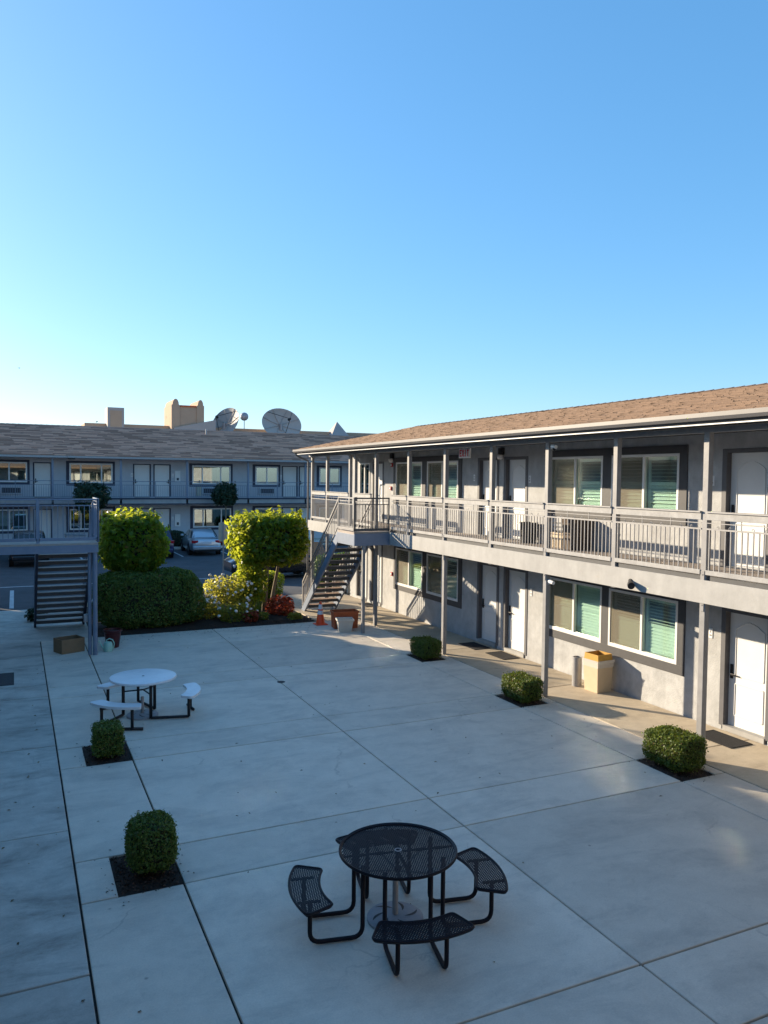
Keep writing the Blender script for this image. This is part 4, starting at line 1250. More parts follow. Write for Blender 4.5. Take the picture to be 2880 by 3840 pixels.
# bird
t = thing("bird", (0.52, 100, 16.8), "small black bird gliding in the pale sky at left", "bird")
m = MB()
m.add([(-0.28, 0.1, 0.10), (-0.1, 0.1, 0.03), (0, 0.16, 0.0), (0.1, 0.1, 0.02), (0.28, 0.1, 0.0), (0.1, -0.05, -0.01), (0.03, -0.2, -0.1), (-0.03, -0.2, -0.1), (-0.1, -0.05, 0.0)], [(0, 1, 8), (1, 2, 7, 8), (2, 3, 5, 6), (2, 6, 7), (3, 4, 5)])
m.tube([(0, 0.2, 0.0), (0, 0.1, -0.01), (0, -0.1, -0.05), (0, -0.2, -0.09)], [0.02, 0.05, 0.05, 0.015], 8)
m.build("body", M['feather'], t, local=True)

# ------------------------------------------------------------------ vegetation
def clipped(loc, hx, hy, hz, n, size, label, mat, p=9.0, seed=1, rz=0.0):
    t = thing("clipped_hedge", loc, label, "shrub", rz, group="clipped hedges in the paving squares")
    P, Nr = superbox_even(n, hx, hy, hz, p, 0.16)
    k = 1 + lump(P, 0.06, 9, seed) + lump(P, 0.03, 25, seed + 5)
    P = P * k[:, None]
    # some loose shoots
    sh = rng.uniform(size=n) < 0.09
    P[sh] += Nr[sh] * rng.uniform(0.01, 0.045, (sh.sum(), 1))
    P[:, 2] += hz + 0.06
    inst("foliage", leaves(P, Nr, size, mat, "foliage", 1.0, 0.62), t, (0, 0, 0), world=False)
    inst("branches", core_mesh(hx * 0.84, hy * 0.84, hz * 0.86, 5, M['twig'], "branches", hz + 0.06), t, (0, 0, 0), world=False)
    m = MB()
    for i in range(5): m.tube([(random.uniform(-.1, .1), random.uniform(-.12, .12), -0.03), (random.uniform(-.15, .15), random.uniform(-.2, .2), 0.3)], 0.012, 6)
    m.build("stem", M['bark'], t, local=True)
    return t
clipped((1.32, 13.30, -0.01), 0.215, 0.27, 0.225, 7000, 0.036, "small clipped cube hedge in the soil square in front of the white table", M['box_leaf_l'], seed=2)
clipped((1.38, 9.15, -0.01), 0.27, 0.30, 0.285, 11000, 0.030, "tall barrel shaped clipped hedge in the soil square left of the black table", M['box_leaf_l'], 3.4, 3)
clipped((9.42, 17.52, -0.01), 0.28, 0.38, 0.21, 7000, 0.040, "yellow green clipped hedge in the farthest soil square near the cone", M['box_leaf'], seed=4)
clipped((9.44, 13.35, -0.01), 0.28, 0.41, 0.215, 8000, 0.036, "dark clipped hedge in the middle soil square at the foot of the camera post", M['box_leaf'], seed=5)
clipped((9.46, 9.22, -0.01), 0.30, 0.44, 0.25, 12000, 0.032, "largest wide clipped hedge by the post in front of the nearest white door", M['box_leaf'], 6.0, 6)

def crown_tree(name, loc, hx, hy, hz, zc, n, size, label, cat, mat, trunks, seed, p=3.4, group=None, shell=0.35, core=0.72, lumpy=0.12, width=0.5, shoots=0):
    t = thing(name, loc, label, cat, group=group)
    P, Nr = superbox_even(n, hx, hy, hz, p, shell)
    k = 1 + lump(P, lumpy, 3.0, seed) + lump(P, lumpy * 0.6, 8, seed + 9)
    P = P * k[:, None]
    P[:, 2] += zc
    if shoots:
        Q, Nq = superbox_even(shoots, hx, hy, hz, p, 0.05)
        Q = Q * (1 + lump(Q, lumpy, 3.0, seed) + lump(Q, lumpy * 0.6, 8, seed + 9))[:, None]
        Q[:, 2] += zc
        d = Nq * 0.7 + np.array([0, 0, 0.45]) + rand_unit(shoots) * 0.35
        ln = rng.uniform(0.05, 0.22, (shoots, 1))
        for q in (0.25, 0.5, 0.75, 1.0):
            P = np.concatenate([P, Q + d * ln * q + rng.normal(scale=0.02, size=Q.shape)])
            Nr = np.concatenate([Nr, Nq])
    inst("crown", leaves(P, Nr * 0.6 + np.array([0, 0, 0.35]), size, mat, "crown", 0.8, width), t, (0, 0, 0), world=False)
    if core:
        inst("inner_branches", core_mesh(hx * core, hy * core, hz * core, p, M['twig'], "inner_branches", zc), t, (0, 0, 0), world=False)
    for tr in trunks:
        m = MB(); pts, r = tr
        m.tube(pts, [r * (1 - 0.5 * i / (len(pts) - 1)) for i in range(len(pts))], 9)
        m.build("trunk", M['bark'], t, local=True, smooth=True)
    return t
crown_tree("round_tree", (3.22, 25.0, 0.05), 0.94, 0.9, 0.90, 2.47, 7500, 0.17, "rounded tree with sunlit yellow top behind the dark hedge", "tree", M['tree_leaf'],
           [([(-0.25, 0, 0), (-0.2, 0, 0.8), (-0.5, 0.1, 1.6), (-0.4, 0, 2.4)], 0.06), ([(0.1, 0.1, 0), (0.15, 0, 0.9), (0.4, 0.1, 1.7), (0.3, 0, 2.5)], 0.06)], 21, 2.9, group="trimmed round trees in the garden bed", core=0.8, shoots=220)
crown_tree("round_tree", (7.62, 25.35, 0.05), 1.20, 1.0, 0.82, 2.42, 9500, 0.17, "broad square trimmed tree with bright yellow left side beside the stairs", "tree", M['tree_leaf'],
           [([(-0.22, -0.3, 0), (-0.16, -0.25, 0.8), (-0.1, -0.2, 1.4), (0.1, 0, 2.2)], 0.10), ([(-0.75, 0.1, 0), (-0.8, 0.1, 0.9), (-0.9, 0.1, 1.5), (-0.7, 0, 2.3)], 0.055), ([(0.1, 0.1, 0), (0.3, 0.2, 0.9), (0.4, 0.1, 1.6), (0.5, 0, 2.3)], 0.07)],
           22, 3.8, group="trimmed round trees in the garden bed", core=0.8, shoots=240, lumpy=0.08)
# extra sprays on the right tree's lower left
t = crown_tree("leafy_shrub", (6.90, 24.85, 0.05), 0.50, 0.45, 0.95, 1.10, 1700, 0.15, "loose leafy sapling climbing beside the pale trunk", "shrub", M['tree_leaf'], [([(0, 0, 0), (0.05, 0, 0.9)], 0.03)], 31, 2.2, core=0, shell=0.8)
def block_hedge(name, loc, hx, hy, hz, n, size, label, mat, seed, p=4.5, core=0.86, lumpy=0.07, cat="hedge"):
    t = thing(name, loc, label, cat)
    P, Nr = superbox_even(n, hx, hy, hz, p, 0.16)
    k = 1 + lump(P, lumpy, 3.2, seed) + lump(P, lumpy * 0.6, 10, seed + 3)
    P = P * k[:, None]
    P[:, 2] += hz
    inst("foliage", leaves(P, Nr, size, mat, "foliage", 1.0, 0.55), t, (0, 0, 0), world=False)
    inst("branches", core_mesh(hx * core, hy * core, hz * core, p, M['twig'], "branches", hz), t, (0, 0, 0), world=False)
    return t
block_hedge("dense_hedge", (3.62, 24.35, 0.0), 1.62, 0.85, 0.86, 24000, 0.075, "big dark rounded block hedge below the left round tree", M['hedge_leaf'], 41, 3.4, lumpy=0.11)
block_hedge("low_hedge", (8.1, 28.3, 0.0), 0.95, 0.45, 0.52, 6000, 0.07, "low box hedge with sunlit yellow top behind the trimmed tree", M['tree_leaf'], 42)
block_hedge("low_hedge", (12.2, 29.6, 0.0), 1.5, 0.5, 0.75, 5000, 0.09, "dark hedge behind the right stairs at the end of the walkway", M['hedge_leaf'], 43)
# far planting strip
block_hedge("far_hedge", (8.9, 50.7, 0.1), 0.9, 0.4, 0.5, 2500, 0.10, "dark green strip hedge behind the silver sedan", M['dark_leaf'], 44)
block_hedge("far_hedge", (13.6, 50.7, 0.1), 0.8, 0.5, 0.85, 2500, 0.12, "dark green rounded shrub right of the sign post by the far wing", M['dark_leaf'], 45, 3.0)
block_hedge("far_hedge", (5.2, 50.7, 0.1), 1.2, 0.4, 0.4, 2200, 0.10, "dark green low hedge behind the navy car", M['dark_leaf'], 46)
block_hedge("red_shrub", (12.3, 50.35, 0.1), 0.55, 0.25, 0.2, 900, 0.09, "low red flowering plants along the far kerb right of the sedan", M['red_leaf'], 47, 3.0, cat="plant")
crown_tree("street_tree", (4.1, 49.6, 0.0), 1.0, 0.9, 0.85, 3.25, 3200, 0.17, "small dark tree in front of the far upper railing at left", "tree", M['dark_leaf'], [([(0, 0, 0), (0.05, 0, 1.5), (-0.05, 0, 3.2)], 0.08)], 51, 2.0, group="small dark trees by the far wing", core=0.55, lumpy=0.38, shoots=160)
crown_tree("street_tree", (12.25, 50.2, 0.1), 0.82, 0.8, 0.70, 3.28, 2600, 0.16, "small dark tree standing above the sign by the far wing", "tree", M['dark_leaf'], [([(0, 0, 0), (0.03, 0, 1.5), (0, 0, 3.1)], 0.07)], 52, 2.0, group="small dark trees by the far wing", core=0.55, lumpy=0.38, shoots=160)

# rose bush, straps, red plants
def rose_bush(loc, hx, hy, hz, n, label, seed, blooms=55):
    t = thing("rose_bush", loc, label, "shrub")
    P, Nr = superbox_even(n, hx, hy, hz, 2.6, 0.75)
    P = P * (1 + lump(P, 0.28, 3, seed) + lump(P, 0.15, 9, seed + 1))[:, None]
    P[:, 2] = np.abs(P[:, 2] + hz)
    inst("foliage", leaves(P, Nr, 0.085, M['rose_leaf'], "foliage", 1.1, 0.6), t, (0, 0, 0), world=False)
    m = MB()
    for i in range(22):
        a = random.uniform(0, 6.28); rr = random.uniform(0.3, 0.95)
        m.tube([(0.2 * math.cos(a), 0.2 * math.sin(a), 0), (0.6 * rr * hx * math.cos(a), 0.6 * rr * hy * math.sin(a), hz), (rr * hx * math.cos(a), rr * hy * math.sin(a), hz * random.uniform(1.5, 2.0))], 0.010, 5)
    m.build("stem", M['bark'], t, local=True)
    fm = MB()
    fm.lathe([(0.008, -0.02), (0.038, -0.005), (0.046, 0.02), (0.026, 0.036), (0.010, 0.04)], (0, 0, 0), 9)
    fm.lathe([(0.024, 0.010), (0.032, 0.034), (0.018, 0.046)], (0, 0, 0), 7)
    fme = fm.mesh("rose", M['rose'], True)
    Q, Nq = superbox_even(260, hx, hy, hz, 2.6, 0.25)
    Q = Q * (1.06 + lump(Q, 0.28, 3, seed) + lump(Q, 0.15, 9, seed + 1))[:, None]
    Q[:, 2] += hz
    k = 0
    for q, nr in zip(Q, Nq):
        if q[2] > hz * 0.8 and (nr[1] < 0.4) and k < blooms:
            o = inst("rose", fme, t, q, (random.uniform(-.8, .8), random.uniform(-.8, .8), 0), world=False)
            s = random.uniform(0.7, 1.25); o.scale = (s, s, s); k += 1
    return t
rose_bush((6.15, 24.9, 0.02), 0.82, 0.75, 0.66, 4200, "tall sunlit rose bush with many white blooms left of the trimmed tree", 61)
rose_bush((5.15, 24.55, 0.02), 0.55, 0.55, 0.44, 2200, "smaller rose bush with white blooms touching the dark hedge", 62)
rose_bush((6.2, 24.0, 0.02), 0.75, 0.35, 0.30, 1500, "low straggly rose bush in shade at the front of the bed", 63, 12)
t = thing("strap_leaf_plant", (6.98, 24.35, 0.02), "clump of long strap shaped green leaves at the foot of the pale trunk", "plant")
m = MB()
for i in range(46):
    a = random.uniform(0, 6.28); L_ = random.uniform(0.45, 0.85); w = 0.016
    pr = [(0.03, 0.0), (0.10, 0.45 * L_), (0.22 * L_ + 0.08, 0.85 * L_), (0.42 * L_ + 0.05, 0.95 * L_)]
    d = Vector((math.cos(a), math.sin(a), 0)); s2 = Vector((-d.y, d.x, 0))
    vs = []
    for k_, (x, z) in enumerate(pr):
        ww = w * (1 - 0.8 * k_ / 3) if k_ else w
        vs += [d * x + s2 * ww + Vector((0, 0, z)), d * x - s2 * ww + Vector((0, 0, z))]
    m.add(vs, [(0, 1, 3, 2), (2, 3, 5, 4), (4, 5, 7, 6)])
m.build("leaves", M['strap_leaf'], t, local=True)
def red_plant(loc, hx, hy, hz, n, label, seed, mat):
    t = thing("red_leaf_plant", loc, label, "plant")
    P, Nr = superbox_even(n, hx, hy, hz, 2.3, 0.5)
    P = P * (1 + lump(P, 0.25, 5, seed))[:, None]
    P[:, 2] = np.abs(P[:, 2] + hz)
    inst("foliage", leaves(P, Nr * 0.5 + np.array([0, 0, 0.6]), 0.11, mat, "foliage", 0.7, 0.6), t, (0, 0, 0), world=False)
    m = MB(); m.tube([(0, 0, 0), (0.03, 0, hz)], 0.015, 6); m.build("stem", M['bark'], t, local=True)
red_plant((7.75, 24.5, 0.02), 0.46, 0.42, 0.33, 900, "large red leaved plant at the right end of the bed beside the stairs", 71, M['red_leaf'])
red_plant((6.62, 23.85, 0.02), 0.28, 0.25, 0.18, 350, "small dull red plant at the bed front below the strap leaves", 72, M['red_leaf'])
red_plant((8.05, 23.75, 0.02), 0.22, 0.2, 0.10, 220, "tiny low dry plant at the bed corner near the cone", 73, M['rose_leaf'])
red_plant((0.55, 26.6, 0.0), 0.35, 0.3, 0.22, 420, "low dark plant at the foot of the left stairs", 74, M['dark_leaf'])
red_plant((7.02, 23.95, 0.02), 0.2, 0.2, 0.14, 220, "small yellow green plant at the bed front", 75, M['rose_leaf'])

# ------------------------------------------------------------------ cars
def car(name, loc, rz, label, cat, paint, kind='sedan', group="cars parked in the lot"):
    t = thing(name, loc, label, cat, rz, group)
    if kind == 'sedan':
        S = [(-2.36, .66, .42, .80), (-2.30, .80, .30, .96), (-2.05, .87, .25, 1.03), (-1.5, .905, .22, 1.02), (-.6, .915, .20, .98), (.6, .915, .20, .96), (1.3, .90, .20, .95), (1.9, .87, .22, .86), (2.25, .76, .28, .72), (2.36, .6, .36, .6)]
        C = [(-1.72, 1.0, .78, .72), (-1.0, 1.40, .80, .58), (-.3, 1.47, .80, .60), (.35, 1.43, .80, .58), (1.25, .95, .80, .70)]
        wy, wr = (-1.38, 1.42), .335
    else:
        S = [(-2.32, .70, .46, 1.0), (-2.26, .84, .36, 1.10), (-2.0, .90, .30, 1.10), (-1.2, .93, .26, 1.08), (.6, .93, .26, 1.06), (1.4, .91, .28, 1.02), (2.0, .87, .30, .94), (2.26, .72, .38, .8)]
        C = [(-2.24, 1.08, .80, .76), (-1.95, 1.62, .80, .64), (-.6, 1.72, .82, .66), (.35, 1.66, .82, .62), (1.15, 1.05, .80, .72)]
        wy, wr = (-1.4, 1.42), .37
    m = MB()
    vs = []; fs = []
    prof = [(-.82, 0), (.82, 0), (.97, .12), (1.0, .45), (.96, .78), (.84, .97), (.5, 1.0), (-.5, 1.0), (-.84, .97), (-.96, .78), (-1.0, .45), (-.97, .12)]
    n = len(prof)
    for (y, hw, zb, zt) in S:
        for (a, b) in prof: vs.append((a * hw, y, zb + (zt - zb) * b))
    for i in range(len(S) - 1):
        for j in range(n): fs.append((i * n + j, i * n + (j + 1) % n, (i + 1) * n + (j + 1) % n, (i + 1) * n + j))
    fs.append(tuple(range(n - 1, -1, -1))); fs.append(tuple(range((len(S) - 1) * n, len(S) * n)))
    m.add(vs, fs)
    body = m.build("body", M[paint], t, local=True, smooth=True)
    zb = .93 if kind == 'sedan' else 1.02
    m = MB(); vs = []; fs = []
    for (y, zt, hb, ht) in C:
        zt2 = max(zt, zb + .02)
        vs += [(-hb, y, zb), (-ht, y, zt2 - .04), (-ht * .85, y, zt2), (ht * .85, y, zt2), (ht, y, zt2 - .04), (hb, y, zb)]
    for i in range(len(C) - 1):
        for j in range(5): fs.append((i * 6 + j, i * 6 + j + 1, (i + 1) * 6 + j + 1, (i + 1) * 6 + j))
    m.add(vs, fs)
    m.build("cabin", M[paint], t, local=True, smooth=True)
    def quad(name, pts, off, mat):
        a, b, c = Vector(pts[0]), Vector(pts[1]), Vector(pts[2])
        nr = (b - a).cross(c - a).normalized() * off
        q = MB(); k_ = len(pts)
        q.add([Vector(p) + nr for p in pts] + [Vector(p) - nr * 0.5 for p in pts], [tuple(range(k_))] + [(i, (i + 1) % k_, (i + 1) % k_ + k_, i + k_) for i in range(k_)])
        return q.build(name, M[mat], t, local=True)
    def lerp(a, b, s): return tuple(a[i] + (b[i] - a[i]) * s for i in range(3))
    r0_, r1_ = C[0], C[1]
    quad("rear_window", [(-r0_[3] * .93, r0_[0] + .06, zb + .09), (r0_[3] * .93, r0_[0] + .06, zb + .09), (r1_[3] * .86, r1_[0] - .05, r1_[1] - .05), (-r1_[3] * .86, r1_[0] - .05, r1_[1] - .05)], .012, 'carglass')
    f0, f1 = C[-1], C[-2]
    quad("windscreen", [(f0[3] * .93, f0[0] - .06, zb + .07), (-f0[3] * .93, f0[0] - .06, zb + .07), (-f1[3] * .86, f1[0] + .05, f1[1] - .04), (f1[3] * .86, f1[0] + .05, f1[1] - .04)], .012, 'carglass')
    for sx in (-1, 1):
        zlo, mid = zb + .07, -.35
        top = C[2][1] - .10
        def sx_at(z): return sx * (.80 + (.59 if kind == 'sedan' else .65) * 0 - (.80 - (.60 if kind == 'sedan' else .66)) * (z - zb) / (C[2][1] - zb))
        for ya, yb, yta, ytb in (((C[0][0] + .32), mid - .04, C[1][0] + .12, mid - .04), (mid + .04, C[-1][0] - .25, mid + .04, C[-2][0] + .02)):
            pts = [(sx_at(zlo) + sx * .015, ya, zlo), (sx_at(zlo) + sx * .015, yb, zlo), (sx_at(top) + sx * .015, ytb, top), (sx_at(top) + sx * .015, yta, top)]
            if sx < 0: pts = pts[::-1]
            quad("side_window", pts, .008, 'carglass')
        q = MB(); q.box(sx * .86, sx * 1.04, C[-1][0] - .45, C[-1][0] - .33, zb + .02, zb + .15); q.build("mirror", M[paint], t, local=True, bevel=0.03)
        for y in wy:
            tw = MB(); tw.lathe([(wr * .6, -.10), (wr * .95, -.105), (wr, -.06), (wr, .06), (wr * .95, .105), (wr * .6, .10)], (0, 0, 0), 20)
            tw.v = [(sx * .80 + c, y + a, wr + b) for a, b, c in tw.v]
            w = tw.build("wheel", M['rubber'], t, local=True, smooth=True)
            rm = MB(); rm.lathe([(wr * .62, 0), (wr * .58, .02), (wr * .16, .035), (wr * .1, .05)], (0, 0, 0), 10)
            rm.v = [(sx * (.80 + .085 + c), y + a, wr + b) for a, b, c in rm.v]
            rm.build("rim", M['steel'], w, local=True)
            ar = MB(); ar.lathe([(wr * 1.16, 0), (wr * 1.16, .03)], (0, 0, 0), 20)
            ar.v = [(sx * (.885 + c), y + a, wr + .02 + b) for a, b, c in ar.v]; ar.build("wheel_arch", M['rubber'], t, local=True)
        ry = S[0][0]
        zt = .74 if kind == 'sedan' else .86
        q = MB(); q.box(sx * .48, sx * .85, ry + .0, ry + .14, zt, zt + .17); q.build("tail_light", M['taillight'], t, local=True, bevel=0.03)
        q = MB(); q.box(sx * .45, sx * .80, S[-1][0] - .24, S[-1][0] - .06, .58, .72); q.build("headlight", M['plate'], t, local=True, bevel=0.03)
    q = MB(); q.box(-.26, .26, S[0][0] - .02, S[0][0] + .02, .70, .83); q.build("licence_plate", M['plate'], t, local=True)
    q = MB(); q.box(-.78, .78, S[0][0] - .05, S[0][0] + .25, .36, .58); q.build("rear_bumper", M[paint], t, local=True, bevel=0.05)
    q = MB(); q.box(-.70, .70, S[0][0] - .01, S[0][0] + .2, .26, .37); q.build("rear_valance", M['rubber'], t, local=True, bevel=0.03)
    return t
car("parked_car", (10.05, 47.45, -0.012), R(-3), "silver sedan seen from behind in front of the far wing", "car", 'silver')
car("parked_car", (7.05, 46.35, -0.012), R(0), "dark navy sport utility car parked left of the silver sedan", "car", 'navy', 'suv')
car("parked_car", (0.6, 44.5, -0.012), R(0), "black car half hidden behind the left landing railing", "car", 'blackcar', 'suv')
car("parked_car", (-2.6, 45.0, -0.012), R(0), "black sedan at the left edge behind the landing railing", "car", 'blackcar', 'sedan')
car("parked_car", (10.75, 34.6, -0.012), R(92), "black car parked sideways behind the trimmed tree", "car", 'blackcar', 'suv')
t = thing("waste_cart", (3.15, 49.2, -0.012), "grey wheeled waste cart behind the left landing railing", "bin")
m = MB(); m.box(-0.55, 0.55, -0.4, 0.4, 0.12, 1.05); m.build("body", M['greymetal'], t, local=True, bevel=0.04)
m = MB(); m.box(-0.58, 0.58, -0.43, 0.43, 1.05, 1.12); m.build("lid", M['greymetal'], t, local=True, bevel=0.03)
for sx in (-1, 1):
    m = MB(); m.lathe([(.12, -.04), (.12, .04)], (0, 0, 0), 14); m.v = [(sx * .6 + c, -.2 + a, .12 + b) for a, b, c in m.v]; m.build("wheel", M['rubber'], t, local=True)

# sign post seen from behind
t = thing("parking_sign", (7.62, 31.6, -0.012), "pale back of a tall rectangular sign on a thin metal post", "sign")
m = MB(); m.box(-0.03, 0.03, -0.02, 0.02, 0, 2.72); m.build("post", M['greymetal'], t, local=True)
m = MB(); P_ = []
for cx, cz, a0 in ((.17 - .05, 2.70 - .05, 0), (-.17 + .05, 2.70 - .05, 90), (-.17 + .05, 1.93 + .05, 180), (.17 - .05, 1.93 + .05, 270)):
    for i in range(5): a = R(a0 + 22.5 * i); P_.append((cx + .05 * math.cos(a), cz + .05 * math.sin(a)))
m.sweep_poly([(x - 0.02, 0.022, z) for x, z in P_], [(x - 0.02, 0.030, z) for x, z in P_]); m.build("panel", M['sign'], t, local=True)
t.rotation_euler = (0, 0, R(-14))
t = thing("timber_post", (11.9, 28.6, 0), "short pale square post behind the right stairs", "post")
m = MB(); m.box(-0.07, 0.07, -0.07, 0.07, 0, 1.15); m.build("shaft", M['whitebin'], t, local=True, bevel=0.01)
m = MB(); m.box(-0.085, 0.085, -0.085, 0.085, 1.15, 1.18); m.build("cap", M['whitebin'], t, local=True, bevel=0.01)

# ------------------------------------------------------------------ picnic tables
def arc_shape(r0, r1, half, corner=0.05, k=14):
    """outline of a curved seat centred on +X"""
    pts = []
    for i in range(k + 1):
        a = -half + 2 * half * i / k
        pts.append((r1, a))
    for i in range(k + 1):
        a = half - 2 * half * i / k
        pts.append((r0, a))
    P = [Vector((r * math.cos(a), r * math.sin(a))) for r, a in pts]
    # round the four corners
    out = []
    n = len(P)
    for i in range(n):
        p0, p, p1 = P[i - 1], P[i], P[(i + 1) % n]
        ang = (p - p0).angle(p1 - p)
        if ang > 0.8:
            a = p + (p0 - p).normalized() * corner; b = p + (p1 - p).normalized() * corner
            for s in (0, .25, .5, .75, 1):
                out.append(a * (1 - s) ** 2 + p * (2 * s * (1 - s)) + b * s ** 2)
        else: out.append(p)
    return out
def inside(poly, x, y):
    c = False; n = len(poly)
    j = n - 1
    for i in range(n):
        if (poly[i].y > y) != (poly[j].y > y) and x < (poly[j].x - poly[i].x) * (y - poly[i].y) / (poly[j].y - poly[i].y) + poly[i].x: c = not c
        j = i
    return c
def lattice(m, poly, z, pitch, w, th, ang):
    """expanded metal: two families of thin strips clipped to the outline"""
    ext = max(p.length for p in poly) + 0.05
    for fam, a in enumerate((ang + R(29), ang - R(29))):
        d = Vector((math.cos(a), math.sin(a))); nn = Vector((-d.y, d.x))
        k_ = int(2 * ext / pitch)
        for i in range(k_ + 1):
            o_ = -ext + i * pitch
            run = None; s = -ext
            while s <= ext + 1e-6:
                p = nn * o_ + d * s
                q = inside(poly, p.x, p.y)
                if q and run is None: run = s
                if (not q or s + 0.015 > ext) and run is not None:
                    if s - run > 0.02:
                        A = nn * o_ + d * run; B = nn * o_ + d * s
                        m.bar((A.x, A.y, z + fam * 0.0015), (B.x, B.y, z + fam * 0.0015), w, th)
                    run = None
                s += 0.015
def bend(pts, r=0.09, k=5):
    """polyline with rounded corners"""
    P = [Vector(p) for p in pts]; out = [P[0]]
    for i in range(1, len(P) - 1):
        a = P[i] + (P[i - 1] - P[i]).normalized() * r; b = P[i] + (P[i + 1] - P[i]).normalized() * r
        for s in range(k + 1):
            s /= k; out.append(a * (1 - s) ** 2 + P[i] * (2 * s * (1 - s)) + b * s ** 2)
    return out + [P[-1]]

t = thing("picnic_table", (3.5, 7.05, 0), "black mesh round picnic table with four curved seats in the foreground", "picnic table", R(-12), group="round courtyard tables with attached seats")
circ = [Vector((0.575 * math.cos(2 * math.pi * i / 48), 0.575 * math.sin(2 * math.pi * i / 48))) for i in range(48)]
m = MB(); lattice(m, circ, 0.745, 0.0215, 0.0095, 0.004, R(35)); top = m.build("mesh_top", M['black'], t, local=True)
m = MB(); m.lathe([(0.575, 0.735), (0.598, 0.735), (0.604, 0.742), (0.604, 0.762), (0.598, 0.768), (0.575, 0.756)], (0, 0, 0), 64, cap=False); m.f.append(tuple()) if False else None
n_ = 64
for j in range(n_): m.f.append((5 * n_ + j, 5 * n_ + (j + 1) % n_, (j + 1) % n_, j))
m.build("rim", M['black'], top, local=True, smooth=True)
m = MB(); m.tube([(0.032 * math.cos(2 * math.pi * i / 16), 0.032 * math.sin(2 * math.pi * i / 16), 0.747) for i in range(16)], 0.007, 6, True); m.build("umbrella_hole", M['greymetal'], top, local=True)
m = MB()
for a in (0, 90, 180, 270):
    for s in (-1, 1):
        ca, sa = math.cos(R(a)), math.sin(R(a))
        m.bar((0.57 * ca, 0.57 * sa, 0.730), (0.05 * ca, 0.05 * sa, 0.730), 0.03, 0.012) if s > 0 else None
m.build("underframe", M['black'], t, local=True)
seat_poly = arc_shape(0.80, 1.10, R(26))
sm = MB(); lattice(sm, seat_poly, 0.450, 0.0215, 0.0095, 0.004, R(60)); seat_me = sm.mesh("seat", M['black'])
rm = MB(); rm.tube([(p.x, p.y, 0.448) for p in seat_poly], 0.014, 6, True)
rm2 = MB()
k_ = len(seat_poly)
vs = [(p.x, p.y, 0.462) for p in seat_poly] + [(p.x, p.y, 0.425) for p in seat_poly]
rm.add(vs, [(i, (i + 1) % k_, (i + 1) % k_ + k_, i + k_) for i in range(k_)])
rim_me = rm.mesh("seat_rim", M['black'], True)
lm = MB(); lm.tube(bend([(0.41, 0, 0.735), (0.41, 0, 0.03), (0.93, 0, 0.03), (0.93, 0, 0.44)], 0.11), 0.0225, 10); leg_me = lm.mesh("leg", M['black'], True)
bm_ = MB(); bm_.bar((0.83, 0, 0.432), (1.07, 0, 0.432), 0.035, 0.012); sb_me = bm_.mesh("seat_support", M['black'])
br = MB(); br.bar((0.40, 0, 0.66), (0.05, 0, 0.55), 0.02, 0.008); brace_me = br.mesh("brace", M['greymetal'])
for a in (0, 90, 180, 270):
    s = inst("seat", seat_me, t, (0, 0, 0), (0, 0, R(a)), world=False)
    inst("seat_rim", rim_me, s, (0, 0, 0), world=False)
    for off in (-0.23, 0.23):
        ca, sa = math.cos(R(a)), math.sin(R(a))
        inst("leg", leg_me, t, (-sa * off, ca * off, 0), (0, 0, R(a)), world=False)
        inst("seat_support", sb_me, t, (-sa * off, ca * off, 0), (0, 0, R(a)), world=False)
    inst("brace", brace_me, t, (0, 0, 0), (0, 0, R(a + 29)), world=False)
m = MB(); m.lathe([(0.035, 0.53), (0.035, 0.57)], (0, 0, 0), 14); m.build("hub", M['black'], t, local=True)

def umbrella_base(loc, label, pole_h, rz):
    t = thing("umbrella_base", loc, label, "umbrella base", rz, group="umbrella bases under the tables")
    m = MB(); m.lathe([(0.29, 0.0), (0.29, 0.03), (0.27, 0.042), (0.05, 0.06)], (0, 0, 0), 40); m.build("plate", M['base'], t, local=True, smooth=True)
    for k_ in range(6):
        a0 = 2 * math.pi * k_ / 6
        c = MB(); pts = []
        for i in range(9):
            s = i / 8; a = a0 + 0.75 * s; r = 0.10 + 0.15 * s
            wv = 0.022 * math.sin(math.pi * s) + 0.002
            zz = 0.0575 - (r - 0.05) * 0.0818 + 0.004
            pts.append((r, a, wv, zz))
        vs = [((r + w) * math.cos(a), (r + w) * math.sin(a), z - w * 0.08) for r, a, w, z in pts] + [((r - w) * math.cos(a), (r - w) * math.sin(a), z + w * 0.08) for r, a, w, z in pts]
        c.add(vs, [(i, i + 1, i + 10, i + 9) for i in range(8)])
        c.build("crescent", M['blackmetal'], t, local=True)
    m = MB(); m.lathe([(0.03, 0.05), (0.03, pole_h), (0.022, pole_h + 0.01)], (0, 0, 0), 14); m.build("tube", M['greymetal'], t, local=True, smooth=True)
umbrella_base((3.50, 7.10, 0), "grey umbrella base with crescent cut outs under the black table", 0.40, 0.3)
umbrella_base((2.14, 15.24, 0), "grey umbrella base with crescent cut outs under the white table", 0.36, 0.9)

